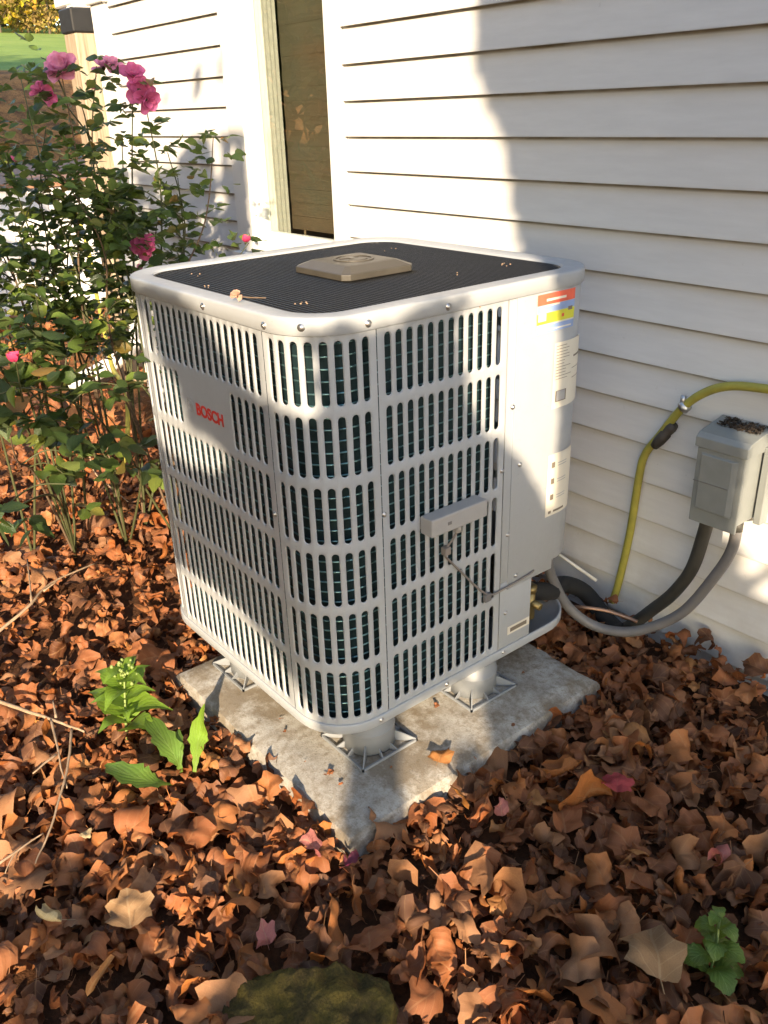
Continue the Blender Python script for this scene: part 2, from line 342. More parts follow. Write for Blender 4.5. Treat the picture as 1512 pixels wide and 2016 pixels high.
def smooth_path(pts, n=8):
    pts = [Vector(p) for p in pts]; out = []
    P = [pts[0]] + pts + [pts[-1]]
    for i in range(1, len(P) - 2):
        for k in range(n):
            t = k / n; a, b, c, d = P[i - 1], P[i], P[i + 1], P[i + 2]
            out.append(0.5 * ((2 * b) + (c - a) * t + (2 * a - 5 * b + 4 * c - d) * t * t + (3 * b - a - 3 * c + d) * t ** 3))
    out.append(pts[-1]); return out
def rrect(x0, x1, y0, y1, r, z, n=10):
    L = []
    for cx, cy, a0 in ((x1 - r, y0 + r, -90), (x1 - r, y1 - r, 0), (x0 + r, y1 - r, 90), (x0 + r, y0 + r, 180)):
        for k in range(n + 1):
            a = math.radians(a0 + 90 * k / n); L.append((cx + r * math.cos(a), cy + r * math.sin(a), z))
    return L

# ================================================================== SETTING: ground
def hill(x, y):
    s = -x
    if s < 5.8: h = 0.0
    elif s < 12: t = (s - 5.8) / 6.2; h = 1.95 * t * t * (3 - 2 * t) if t < 1 else 1.95
    else: h = 1.95 + 0.105 * (s - 12)
    if s > 44: h = 1.95 + 0.105 * 32 + 0.03 * (s - 44)
    return h
xs = sorted(set([-160, -120, -90, -70, -60, -52] + [-46 + i * 2 for i in range(17)] + [-14 + i * 0.5 for i in range(17)] + [-5.5 + i * 0.5 for i in range(18)] + [4, 6, 9, 14, 22, 40, 80, 160]))
ys = sorted(set([-160, -90, -50, -30, -20, -14, -10, -7, -5, -4, -3] + [-2.5 + i * 0.5 for i in range(22)] + [9, 11, 14, 18, 24, 32, 45, 70, 110, 160]))
gv = []; gf = []
for y in ys:
    for x in xs: gv.append((x, y, hill(x, y) + (0.05 * noise.noise(Vector((x * .4, y * .4, 0))) if x < -6 else 0)))
nx = len(xs)
for j in range(len(ys) - 1):
    for i in range(nx - 1): gf.append((j * nx + i, j * nx + i + 1, (j + 1) * nx + i + 1, (j + 1) * nx + i))
g = link('ground', mesh_from('ground', gv, gf, M['ground'], True)); tag(g, 'brown leaf-strewn ground rising to a green lawn behind the roses', kind='structure')

# ================================================================== HOUSE
YW = 1.05
house = empty('house', (-0.5, YW + 0.2, 0), label='white clapboard house wall with a tall window behind the outdoor unit', cat='house')
def hp(name, mb, mat, bevel=0.0, parent=None, smooth=False):
    o = mb.obj(name, mat, None, smooth, bevel)
    return attach(o, parent or house)
WX0, WX1 = -1.990, -1.272          # outer edges of the window casing
WZ0, WZ1 = 0.875, 2.30
HX0, HX1 = -3.115, 2.6
mb = MB()                           # the wall behind the boards, with the window opening
mb.box((HX0 + .02, YW + .035, -0.1), (WX0 + .06, YW + .16, 2.75)); mb.box((WX1 - .05, YW + .035, -0.1), (HX1, YW + .16, 2.75))
mb.box((WX0 + .06, YW + .036, -0.1), (WX1 - .05, YW + .159, WZ0 + .03)); mb.box((WX0 + .06, YW + .036, WZ1 - .03), (WX1 - .05, YW + .16, 2.75))
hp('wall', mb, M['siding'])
ex = 0.1045; zr = 1.508
def board(x0, x1, z):
    mb = MB(); t = 0.013
    prof = [(0, z), (0, z + 0.004), (0.0105, z + ex + 0.012), (0.0165, z + ex + 0.012), (0.0165, z)]
    L = [[(x, YW + p[0], p[1]) for p in prof] for x in (x0, x1)]
    mb.loft(L, True, True, True)
    return mb
def wave_board(x0, x1, z):
    mb = MB(); k = max(2, int((x1 - x0) / 0.25)); loops = []
    for i in range(k + 1):
        x = x0 + (x1 - x0) * i / k; d = 0.0011 * noise.noise(Vector((x * 1.3, z * 9, 3)))
        loops.append([(x, YW + d, z), (x, YW + d, z + .004), (x, YW + 0.0150, z + ex + .012), (x, YW + .0225, z + ex + .012), (x, YW + .0225, z + .010), (x, YW + .0045 + d, z + .006), (x, YW + .0045 + d, z)])
    mb.loft(loops, True, True, True); return mb
zk = zr - 15 * ex
while zk < 2.7:
    top = zk + ex
    spans = [(HX0 + .145, HX1)] if (top < WZ0 + .001 or zk > WZ1) else [(HX0 + .145, WX0 - .004), (WX1 + .004, HX1)]
    if zk < WZ0 < top: spans = [(HX0 + .145, WX0 - .004), (WX1 + .004, HX1)]
    for a, b in spans:
        # long runs are made of two boards butted end to end
        cuts = [a, b]
        if b - a > 3: cuts = [a, a + (b - a) * (0.86 if int(zk * 97) % 2 else 0.80), b]
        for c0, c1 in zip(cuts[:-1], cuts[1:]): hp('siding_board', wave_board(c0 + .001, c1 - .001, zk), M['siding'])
    zk += ex
if True:   # the short strip of board left under the window sill
    pass
mb = MB(); mb.box((HX0, YW - .012, -.05), (HX0 + .14, YW + .02, 2.75)); mb.box((HX0 - .012, YW - .011, -.05), (HX0 - .001, YW + .3, 2.75))
hp('corner_board', mb, M['trim'], 0.003)
mb = MB(); mb.box((HX0 - .03, YW - .028, 1.84), (HX0 + .165, YW + .05, 1.885)); hp('corner_moulding', mb, M['trim'], 0.006)
# window as a part of the house: casing > sash, sill, glass, muntin pieces
mb = MB(); cw = 0.062
mb.box((WX0, YW - .016, WZ0), (WX0 + cw + .055, YW + .05, WZ1)); mb.box((WX1 - cw, YW - .016, WZ0), (WX1, YW + .05, WZ1))
mb.box((WX0 + cw + .055, YW - .0155, WZ1 - cw), (WX1 - cw, YW + .05, WZ1))
mb.box((WX0 + cw + .055, YW - .0155, WZ0), (WX1 - cw, YW + .05, WZ0 + .045))
win = hp('window', mb, M['trim'], 0.004)
def wp(name, mb, mat, bevel=0.0):
    return attach(mb.obj(name, mat, None, False, bevel), win)
gx0, gx1, gz0 = WX0 + cw + .055, WX1 - cw, WZ0 + .045
mb = MB(); s = .012
mb.box((gx0, YW + .02, gz0), (gx0 + s, YW + .065, WZ1 - cw)); mb.box((gx1 - .028, YW + .02, gz0), (gx1, YW + .065, WZ1 - cw))
mb.box((gx0 + s, YW + .0205, gz0), (gx1 - .028, YW + .065, gz0 + .035)); wp('sash', mb, M['trim'], .003)
mb = MB(); mb.box((gx0, YW + .004, gz0 + .004), (gx0 + .004, YW + .0195, WZ1 - cw)); wp('jamb_track', mb, M['trim'], .002)
mb = MB(); mb.box((WX0 - .02, YW - .035, WZ0 - .032), (WX1 + .02, YW + .05, WZ0 - .001)); wp('sill', mb, M['trim'], .004)
mb = MB(); mb.box((gx0 + s - .004, YW + .044, gz0 + .03), (gx1 - .024, YW + .048, WZ1 - cw + .01)); wp('pane', mb, M['glass'])
mb = MB()                          # a shallow room with a drawn cloth behind the glass
mb.box((gx0 - .6, YW + 1.6, 0.2), (gx1 + .8, YW + 1.65, 2.7)); mb.box((gx0 - .65, YW + .17, .2), (gx0 - .6, YW + 1.65, 2.7)); mb.box((gx1 + .8, YW + .17, .2), (gx1 + .85, YW + 1.65, 2.7))
mb.box((gx0 - .65, YW + .17, .15), (gx1 + .85, YW + 1.65, .2)); mb.box((gx0 - .65, YW + .17, 2.7), (gx1 + .85, YW + 1.65, 2.75)); wp('room', mb, M['room'])
mb = MB(); cx1 = aty(549, 150, YW + .085).x; pts = [(gx0 - .06 + (cx1 - gx0 + .06) * i / 24, YW + .085 + .006 * math.sin(i * 1.6)) for i in range(25)]
mb.loft([[(x, y, .7) for x, y in pts], [(x, y, 2.6) for x, y in pts]], False); wp('curtain', mb, M['cream'])
nb = N('woven_blind'); co_ = nb.coord(); st_n = nb.noise(nb.mapping(co_, (4, 4, 70)), 2.0, 5, 0.6); bg_n = nb.noise(nb.mapping(co_, (1.2, 1, 3.0)), 2.2, 4, 0.6)
cb = nb.mix(nb.ramp(bg_n, [(0.35, 0.0), (0.65, 1.0)]), nb.ramp(st_n, [(0.3, (0.13, 0.088, 0.055)), (0.7, (0.155, 0.105, 0.066))]), nb.ramp(st_n, [(0.3, (0.105, 0.095, 0.065)), (0.7, (0.125, 0.112, 0.078))]))
M['blind'] = nb.done(nb.principled(cb, 0.8, 0, nb.bump(st_n, 0.4, 0.004), 0.2))
zb_ = 0.96
while zb_ < 2.25:                   # slats of the blind behind the glass
    mb = MB(); mb.box((cx1 - .04, YW + .125 + (.0012 if int(zb_ * 100) % 2 else 0), zb_), (gx1 + .3, YW + .130 + (.0012 if int(zb_ * 100) % 2 else 0), zb_ + .0496)); wp('blind_slat', mb, M['blind']); zb_ += .05

# ================================================================== CONCRETE PAD
PX0, PX1, PY0, PY1, PZ = -0.605, 0.130, -0.062, 0.712, 0.070
mb = MB(); n = 26
def padp(u, v, z, o=0.0):
    x = PX0 - o + (PX1 - PX0 + 2 * o) * u; y = PY0 - o + (PY1 - PY0 + 2 * o) * v
    e = min(u, 1 - u, v, 1 - v)
    q = noise.noise(Vector((x * 22, y * 22, z * 9))) * 0.0035 if e < 0.03 else noise.noise(Vector((x * 14, y * 14, 0))) * 0.0012
    return Vector((x + q * (1 if e < .03 else 0), y + q * (1 if e < .03 else 0), z + q))
top = [[padp(i / n, j / n, PZ - (0.007 if (i in (0, n) or j in (0, n)) else 0)) for i in range(n + 1)] for j in range(n + 1)]
def warp(t): return t
for j in range(n + 1):
    for i in range(n + 1): pass
vs = [p for r in top for p in r]; fs = [(j * (n + 1) + i, j * (n + 1) + i + 1, (j + 1) * (n + 1) + i + 1, (j + 1) * (n + 1) + i) for j in range(n) for i in range(n)]
mb.add(vs, fs)
ring = [top[0][i] for i in range(n)] + [top[j][n] for j in range(n)] + [top[n][i] for i in range(n, 0, -1)] + [top[j][0] for j in range(n, 0, -1)]
cx, cy = (PX0 + PX1) / 2, (PY0 + PY1) / 2
def outw(p, d, z): return Vector((p.x + d * (1 if p.x > PX1 - .01 else -1 if p.x < PX0 + .01 else 0), p.y + d * (1 if p.y > PY1 - .01 else -1 if p.y < PY0 + .01 else 0), z))
mb.loft([ring, [outw(p, .006, PZ - .016) for p in ring], [outw(p, .008, -.05) for p in ring]])
pad = mb.obj('concrete_pad', M['concrete'], None, True); tag(pad, 'rough grey concrete slab under the outdoor unit among fallen leaves', 'concrete pad')

# ================================================================== OUTDOOR UNIT
W, D, RC = 0.762, 0.790, 0.120
unit = empty('air_conditioner', (-W / 2, D / 2, 0.17), label='light grey outdoor air conditioning unit with slotted sides on a concrete slab', cat='air conditioner')
UL = Vector(unit.location)
def up(name, mb, mat, smooth=False, bevel=0.0, parent=None):
    o = mb.obj(name, mat, None, smooth, bevel) if isinstance(mb, MB) else link(name, mb)
    return attach(o, parent or unit)
ZB, ZT = 0.188, 1.034
RTOP, RP, RL = 1.0150, 0.138, 0.1184
ROWS = [(RTOP - i * RP, RTOP - i * RP - RL) for i in range(6)]
def face_map(which):
    if which == 'left':   return lambda u, z, d=0: Vector((u, 0 + d, z))                    # faces -Y
    if which == 'right':  return lambda u, z, d=0: Vector((0 - d, u, z))                    # faces +X
    if which == 'back':   return lambda u, z, d=0: Vector((-u, D - d, z))
    if which == 'far':    return lambda u, z, d=0: Vector((-W + d, D - u, z))
def arc_map(cx, cy, a0):           # u is arc length from the start angle
    def f(u, z, d=0):
        a = math.radians(a0) + u / RC; return Vector((cx + (RC - d) * math.cos(a), cy + (RC - d) * math.sin(a), z))
    return f
def slot_panel(mp, u0, u1, cols, skip=(), hw=0.0066, z0=ZB, z1=ZT, flip=False, nsub=1):
    mb = MB(); k = 6
    ub = [u0] + [(cols[i] + cols[i + 1]) / 2 for i in range(len(cols) - 1)] + [u1]
    zb = [z1] + [(ROWS[i][1] + ROWS[i + 1][0]) / 2 for i in range(5)] + [z0]
    for r in range(6):
        for c, uc in enumerate(cols):
            a, b, t, bo = ub[c], ub[c + 1], zb[r], zb[r + 1]
            if (r, c) in skip:
                mb.add([mp(a, t), mp(a, bo), mp(b, bo), mp(b, t)], [(0, 1, 2, 3)]); continue
            zt, zl = ROWS[r]
            def stad(h, dep):
                L = []
                for i in range(k + 1): an = PI * i / k; L.append((uc + h * math.cos(an), zt - hw + h * math.sin(an), dep))
                for i in range(k + 1): an = PI + PI * i / k; L.append((uc + h * math.cos(an), zl + hw + h * math.sin(an), dep))
                return L
            outer = []
            for i in range(k + 1):
                f = i / k
                outer.append((b, zt - hw + (t - zt + hw) * f * 2.0, 0) if f < .25 else (a, zt - hw + (t - zt + hw) * (1 - f) * 2.0, 0) if f > .75 else (b + (a - b) * (f - .25) / .5, t, 0))
            # make the cap corners exact
            o1 = [(b, zt - hw, 0), (b, t, 0), (b + (a - b) * .25, t, 0), (b + (a - b) * .5, t, 0), (b + (a - b) * .75, t, 0), (a, t, 0), (a, zt - hw, 0)]
            o2 = [(a, zl + hw, 0), (a, bo, 0), (a + (b - a) * .25, bo, 0), (a + (b - a) * .5, bo, 0), (a + (b - a) * .75, bo, 0), (b, bo, 0), (b, zl + hw, 0)]
            loops = [o1 + o2, stad(hw + .0020, 0), stad(hw + .0009, .0005), stad(hw, .0018), stad(hw - .0002, .0034)]
            mb.loft([[mp(*p) for p in L] for L in loops])
    if flip: mb.f = [tuple(reversed(f)) for f in mb.f]
    return mb
cl = [-0.6225 + 0.02664 * i for i in range(18)]
skip = {(1, c) for c in range(5, 13)}
SLX = -0.1395
left = up('grille_panel', slot_panel(face_map('left'), -W + RC + .001, SLX - .001, cl, skip, 0.0086), M['unit'], True)
arcn = RC * PI / 2
# near corner panel: a flat strip, the bend, a flat strip (one piece of metal)
def near_map(u, z, d=0):
    a0 = -RC; l1 = (-RC) - SLX                         # flat part on the left face
    if u < l1: return Vector((SLX + u, d, z))
    if u < l1 + arcn: a = math.radians(-90) + (u - l1) / RC; return Vector((-RC + (RC - d) * math.cos(a), RC + (RC - d) * math.sin(a), z))
    return Vector((-d, RC + (u - l1 - arcn), z))
ntot = (-RC - SLX) + arcn + (0.1500 - RC)
cc = [ntot / 2 + (i - 3.5) * 0.0272 for i in range(8)]
up('corner_panel', slot_panel(near_map, .001, ntot - .001, cc, (), 0.0075), M['unit'], True)
cr = [0.1767 + 0.02619 * i for i in range(12)]
SY = 0.489
front = up('grille_panel', slot_panel(face_map('right'), 0.151, SY - .0015, cr, (), 0.0076), M['unit'], True)
# the sides turned away from the camera
up('grille_panel', slot_panel(face_map('far'), RC, D - RC, [RC + .02 + .0264 * i for i in range(20)], (), .0058), M['unit'], True)
up('grille_panel', slot_panel(face_map('back'), 0.26, W - RC, [.28 + .0264 * i for i in range(14)], (), .0058), M['unit'], True)
up('corner_panel', slot_panel(arc_map(-W + RC, RC, 180), 0.001, arcn - .001, [arcn / 2 + (i - 2.5) * .0272 for i in range(6)], (), .0066), M['unit'], True)
up('corner_panel', slot_panel(arc_map(-W + RC, D - RC, 90), 0.001, arcn - .001, [arcn / 2 + (i - 2.5) * .0272 for i in range(6)], (), .0066), M['unit'], True)
# service panel: flat part, bend and a return on the back; its lower edge stops above the pipe bay
def plan(y):                      # outline running along +Y then round the corner to -X
    y1 = D - RC
    if y < y1: return (0.0, y)
    if y < y1 + arcn: a = (y - y1) / RC; return (-RC + RC * math.cos(a), y1 + RC * math.sin(a))
    return (-RC - (y - y1 - arcn), D)
ZC = 0.374
def sheet(y0, y1, z0, z1, off, step=.012, th=.0):
    k = max(1, int((y1 - y0) / step)); mb = MB(); L = []
    def pt(y, z, o):
        a = plan(y); b = plan(y + .002); d = Vector((b[0] - a[0], b[1] - a[1], 0)).normalized(); nn = Vector((d.y, -d.x, 0))
        return Vector((a[0], a[1], z)) + nn * o
    for z, o in ((z0, off - .006), (z0, off - .001), (z0 + .0015, off), (z1 - .0015, off), (z1, off - .001), (z1, off - .006)):
        L.append([pt(y0 + (y1 - y0) * i / k, z, o) for i in range(k + 1)])
    mb.loft(L, False)
    mb.f = [tuple(reversed(f)) for f in mb.f]
    # end returns
    for e, s_ in ((y0, 1), (y1, -1)):
        v = [pt(e, z0, off), pt(e, z1, off), pt(e, z1, off - .006), pt(e, z0, off - .006)]; mb.add(v, [(0, 1, 2, 3)])
    return mb
full = D - RC + arcn + .14
sheet_u = sheet(SY + .002, full, ZC, ZT, 0.0)
svc = up('service_panel', sheet_u, M['unit'], True)
svl = up('lower_panel', sheet(SY + .002, 0.598, ZB, ZC - .0012, -0.0002), M['unit'], True)
# raised access cover with its own edge, as the line beside the seam shows
acc = up('access_cover', sheet(SY + .024, D - RC - .004, 0.352, ZT - .006, 0.0022), M['unit'], True, parent=None)
up('bay_wall', (lambda m: (m.box((-.30, .592, ZB), (-.004, .597, ZC + .02)), m.box((-.31, .592, ZB), (-.302, D - .02, ZC + .02)), m.box((-.30, .60, ZC + .016), (-.042, D - .055, ZC + .022)), m)[-1])(MB()), M['unit_in'])
# base pan with a rolled rim
mb = MB(); zb0 = 0.168
mb.loft([rrect(-W - .004 + o, .004 - o, -.004 + o, D + .004 - o, RC + .004 - o, z, 12) for z, o in ((zb0 + .004, .010), (zb0, .004), (zb0 + .0015, 0.0005), (zb0 + .004, -.001), (zb0 + .022, -.001), (zb0 + .0245, 0.0), (zb0 + .025, .004), (zb0 + .022, .007), (zb0 + .010, .008))], True, True, True)
up('base_pan', mb, M['unit'], True)
# coil behind the slots: finned sheet and horizontal tubes
ci = 0.034
loop = rrect(-W + ci, -ci, ci, D - ci, RC - ci, 0, 10)
k = len(loop); per = [0]
for i in range(k): per.append(per[-1] + (Vector(loop[(i + 1) % k]) - Vector(loop[i])).length)
cv = []; cf = []; cuv = []
loop = loop[:11] + loop[11:]
st0 = next(i for i in range(k) if loop[i][1] > .485 and loop[i][0] > -.3)
def coil_path(lp):
    keep_ = [p for p in lp if not (p[1] > .485 and p[0] > -.3)]
    j = max(range(len(keep_)), key=lambda i: (Vector(keep_[i]) - Vector(keep_[i - 1])).length)
    P = keep_[j:] + keep_[:j]; z = P[0][2]; x_ = max(p[0] for p in lp); y_ = max(p[1] for p in lp)
    return [(-.31, y_, z)] + P + [(x_, .484, z)]
loop = coil_path(loop); k = len(loop) - 1; per = [0]
for i in range(k): per.append(per[-1] + (Vector(loop[i + 1]) - Vector(loop[i])).length)
for i in range(k + 1):
    p = loop[i]
    for z in (ZB - .005, ZT): cv.append((p[0], p[1], z)); cuv.append((per[i] / 1.0, z))
for i in range(k): cf.append((2 * i, 2 * i + 2, 2 * i + 3, 2 * i + 1))
cm = mesh_from('coil', cv, cf, M['coil'], True, cuv); coil = up('coil', cm, None)
mb = MB(); nt = 36
for i in range(nt):
    z = ZB + .012 + (ZT - ZB - .02) * i / nt
    lp = rrect(-W + ci - .0035, -ci + .0035, ci - .0035, D - ci + .0035, RC - ci + .0035, z, 10)
    sel = [p for p in lp]
    rings = []
    for dz, do in ((-.0018, .003), (0, 0), (.0018, .003)):
        rings.append(coil_path(rrect(-W + ci - .0035 + do, -ci + .0035 - do, ci - .0035 + do, D - ci + .0035 - do, RC - ci + .0035 - do, z + dz, 8)))
    mb.loft(rings, False)
ct = up('coil_tubes', mb, M['tube'], True, parent=coil); tag(ct, kind='stuff')
# inside: dark divider, motor and fan under the guard
mb = MB(); mb.box((-.36, SY + .01, ZB), (-.05, SY + .016, ZT)); up('divider', mb, M['unit_in'])
ccx, ccy = -W / 2, D / 2
mb = MB(); ringp = lambda r, z: [(ccx + r * math.cos(2 * PI * i / 40), ccy + r * math.sin(2 * PI * i / 40), z) for i in range(40)]
mb.loft([ringp(.29, ZT - .01), ringp(.288, ZT - .13)]); mb.loft([rrect(-W + .03, -.03, .03, D - .03, RC - .03, ZT - .008, 9), rrect(-W + .1, -.1, .1, D - .1, RC - .1, ZT - .008, 9)])
fan = up('fan', (lambda m: (m.loft([ringp(.075, ZT - .11), ringp(.075, ZT - .03), ringp(.06, ZT - .022)], True, True, True), m)[-1])(MB()), M['dark'], True)
up('fan_shroud', mb, M['dark'], True)
for b in range(3):
    mb = MB(); A = 2 * PI * b / 3; L = []
    for i in range(7):
        r = .07 + .205 * i / 6; L.append([Vector((ccx + r * math.cos(A + s_ * (.55 + .25 * i / 6) * .9), ccy + r * math.sin(A + s_ * (.55 + .25 * i / 6) * .9), ZT - .075 + s_ * .035)) for s_ in (-1, -.5, 0, .5, 1)])
    mb.loft(L, False); bo = up('fan_blade', mb, M['dark'], True, parent=fan)
# lid: a rolled frame
def lidloop(o, z, r=None): return rrect(-W - .006 + o, .006 - o, -.006 + o, D + .006 - o, max(.012, RC + .006 - o), z, 14)
mb = MB(); LT = 1.058
mb.loft([lidloop(o, z) for o, z in ((.008, 1.026), (.0015, 1.0262), (0, 1.0275), (0, LT - .0065), (.0007, LT - .0032), (.0022, LT - .0012), (.0045, LT - .0003), (.009, LT), (.045, LT - .0012), (.0495, LT - .003), (.0515, LT - .008), (.052, LT - .022))])
lid = up('lid', mb, M['unit'], True)
# wire guard: fine wires along X, a few rods across, all one welded grille
mb = MB(); gx0_, gx1_, gy0_, gy1_ = -W + .044, -.044, .044, D - .044; rr = RC - .045
nw = 65
def half_x(y):
    if y < gy0_ + rr: q = rr - (y - gy0_)
    elif y > gy1_ - rr: q = rr - (gy1_ - y)
    else: return 0.0
    return rr - math.sqrt(max(0, rr * rr - q * q))
for i in range(nw):
    y = gy0_ + .004 + (gy1_ - gy0_ - .008) * i / (nw - 1); h = half_x(y)
    mb.tube([(gx0_ + h + .001, y, LT - .010), (gx1_ - h - .001, y, LT - .010)], .0026, 6, False)
for i in range(7):
    x = gx0_ + .05 + (gx1_ - gx0_ - .1) * i / 6
    mb.tube([(x, gy0_ + .006, LT - .0145), (x, gy1_ - .006, LT - .0145)], .0024, 6, False)
for o in (.0015,):
    lp = rrect(gx0_ + o, gx1_ - o, gy0_ + o, gy1_ - o, rr, LT - .009, 8); mb.tube([Vector(p) for p in lp] + [Vector(lp[0])], .003, 6, False)
guard = up('wire_guard', mb, M['black'], True); tag(guard, kind='stuff')
# square cap in the middle with its round emblem
mb = MB(); q = .098
def sq(h, z, c): return [(ccx + sx * (h - (c if e else 0)), ccy + sy * (h - (0 if e else c)), z) for sx, sy, e in ((1, -1, 0), (1, 1, 0), (1, 1, 1), (-1, 1, 1), (-1, 1, 0), (-1, -1, 0), (-1, -1, 1), (1, -1, 1))]
mb.loft([sq(q - .004, LT - .008, .014), sq(q, LT - .006, .014), sq(q, LT + .006, .014), sq(q - .003, LT + .008, .014), sq(.071, LT + .0185, .008), sq(.066, LT + .0196, .006)], True, True, True)
capo = up('guard_cap', mb, M['cap'], False, .0012)
mb = MB(); zt = LT + .0196
def annulus(r0, r1, z0, z1, n=40):
    A = [(ccx + r0 * math.cos(2 * PI * i / n), ccy + r0 * math.sin(2 * PI * i / n), z0) for i in range(n)]
    mb.loft([A, [(ccx + (x - ccx), ccy + (y - ccy), z1) for x, y, _ in A],
             [(ccx + r1 * math.cos(2 * PI * i / n), ccy + r1 * math.sin(2 * PI * i / n), z1) for i in range(n)],
             [(ccx + r1 * math.cos(2 * PI * i / n), ccy + r1 * math.sin(2 * PI * i / n), z0) for i in range(n)]])
annulus(.046, .0395, zt - .001, zt + .0022)
for s_ in (-1, 1):                # the two halves of the armature and the bar between them
    arc = [(ccx + s_ * .031 * math.cos(t), ccy + .031 * math.sin(t)) for t in [math.radians(-58 + 116 * i / 10) for i in range(11)]]
    inn = [(ccx + s_ * .014, ccy + .026), (ccx + s_ * .014, ccy - .026)]
    poly = arc + inn; mb.loft([[(x, y, zt - .001) for x, y in poly], [(x, y, zt + .002) for x, y in poly]], True, False, True)
mb.box((ccx - .0138, ccy - .0065, zt - .001), (ccx + .0138, ccy + .0065, zt + .0019))
up('emblem', mb, M['cap'], False, 0, capo)
# lettering and ring emblem on the blank field of the left side
def text_mesh(body, size, name, mat, bold=.0):
    cu = bpy.data.curves.new(name, 'FONT'); cu.body = body; cu.size = size; cu.extrude = .0004; cu.offset = bold; cu.space_character = 1.02
    o = bpy.data.objects.new(name + '_tmp', cu); COL.objects.link(o); bpy.context.view_layer.update()
    me = bpy.data.meshes.new_from_object(o.evaluated_get(bpy.context.evaluated_depsgraph_get())); bpy.data.objects.remove(o); bpy.data.curves.remove(cu)
    me.materials.clear(); me.materials.append(mat); me.name = name; return me
me = text_mesh('BOSCH', .0345, 'brand_lettering', M['red'], .0011)
co = np.array([v.co for v in me.vertices]); wx = co[:, 0].max() - co[:, 0].min(); hx = co[:, 1].max() - co[:, 1].min()
lx0, lx1, lz0, lz1 = -0.434, -0.320, 0.797, 0.824
for v in me.vertices:
    a = (v.co.x - co[:, 0].min()) / wx; b = (v.co.y - co[:, 1].min()) / hx
    v.co = (lx0 + (lx1 - lx0) * a, -.0009 - v.co.z, lz0 + (lz1 - lz0) * b)
up('brand_lettering', me, None, parent=left)
mb = MB(); ec = Vector((-0.462, 0, .812)); n = 32
def ringz(r, y): return [(ec.x + r * math.cos(2 * PI * i / n), y, ec.z + r * math.sin(2 * PI * i / n)) for i in range(n)]
mb.loft([ringz(.0165, -.0002), ringz(.0165, -.0012), ringz(.0142, -.0012), ringz(.0142, -.0002)])
for s_ in (-1, 1):
    poly = [(ec.x + s_ * .011 * math.cos(t), ec.z + .011 * math.sin(t)) for t in [math.radians(-58 + 116 * i / 8) for i in range(9)]] + [(ec.x + s_ * .005, ec.z + .0092), (ec.x + s_ * .005, ec.z - .0092)]
    mb.loft([[(x, -.0002, z) for x, z in poly], [(x, -.0012, z) for x, z in poly]], True, False, True)
mb.box((ec.x - .0049, -.0011, ec.z - .002), (ec.x + .0049, -.0002, ec.z + .002))
up('emblem', mb, M['greyprint'], False, 0, left)
# screws
def screw(p, nrm, par, r=.0048):
    nrm = Vector(nrm).normalized(); a = nrm.orthogonal().normalized(); b = nrm.cross(a); mb = MB()
    mb.loft([[Vector(p) + (a * math.cos(2 * PI * i / 10) + b * math.sin(2 * PI * i / 10)) * rr_ + nrm * h for i in range(10)] for rr_, h in ((r * 1.5, -.001), (r * 1.5, .0008), (r, .001), (r * .92, .0032), (r * .6, .004))], True, False, True)
    return up('screw', mb, M['screw'], True, 0, par)
zs = 1.042
for p in ((399, 603), (519, 641)): v = aty(*p, -.006); screw((v.x, -.006, v.z), (0, -1, 0), lid)
a = math.radians(-52); screw((-RC + (RC + .006) * math.cos(a), RC + (RC + .006) * math.sin(a), zs), (math.cos(a), math.sin(a), 0), lid)
for p in ((725, 637), (883, 604)): v = atx(*p, .006); screw((.006, v.y, v.z), (1, 0, 0), lid)
for p, par in (((757, 1013), front), ((988, 927), front), ((1008, 801), svc), ((1022, 914), svc), ((999, 1053), front), ((1014, 1132), svc), ((995, 1207), svl)): v = atx(*p, 0.0); screw((.0025 if par is svc else 0, v.y, v.z), (1, 0, 0), par, .0038)
for p in ((751, 1417), (880, 1347), (991, 1284)): v = atx(*p, .005); screw((.005, v.y, v.z), (1, 0, 0), svl, .004)
for p in ((541, 1012),): v = aty(*p, 0); screw((v.x, 0, v.z), (0, -1, 0), left, .004)
# stickers (flat print on paper following the sheet)
def patch(y0, y1, z0, z1, off, k=10):
    mb = MB(); L0 = []; L1 = []
    for i in range(k + 1):
        y = y0 + (y1 - y0) * i / k; a = plan(y); b = plan(y + .002); d = Vector((b[0] - a[0], b[1] - a[1], 0)).normalized(); nn = Vector((d.y, -d.x, 0))
        P = Vector((a[0], a[1], 0)) + nn * off; L0.append((P.x, P.y, z0)); L1.append((P.x, P.y, z1))
    mb.loft([L0, L1], False); return mb
def stick(name, y0, y1, z0, z1, items, paper='stick', off=.0036):
    s_ = up(name, patch(y0, y1, z0, z1, off), M[paper], False, 0, svc)
    for mat, a, b, c, d in items:
        up('print', patch(y0 + (y1 - y0) * a, y0 + (y1 - y0) * b, z0 + (z1 - z0) * c, z0 + (z1 - z0) * d, off + .0005), M[mat], False, 0, s_)
    return s_
def stickS(name, y0, y1, z0, z1, items, off=.0036):
    return stick(name, y0, y1, z0, z1, items, 'stick', off)
st = stickS('energy_sticker', .571, .690, .940, 1.022, [('s_red', .0, 1, .72, 1.0), ('s_blue', 0, 1, .52, .715), ('s_yel', .0, 1, .24, .515), ('s_blue', 0, 1, .0, .20)])
up('print', patch(.574, .599, .966, .982, .0046), M['stick'], False, 0, svc)
for a, b, c, d, mt in ((.598, .660, 1.006, 1.011, 'stick'), (.594, .640, .9955, .999, 'stick'), (.580, .602, .9435, .951, 'stick'), (.610, .680, .9445, .9475, 'stick'), (.648, .656, .967, .974, 's_red'), (.668, .682, .978, .986, 's_ink')):
    up('print', patch(a, b, c, d, .0046), M[mt], False, 0, svc)
items = []
rl = random.Random(3)
zz = .95
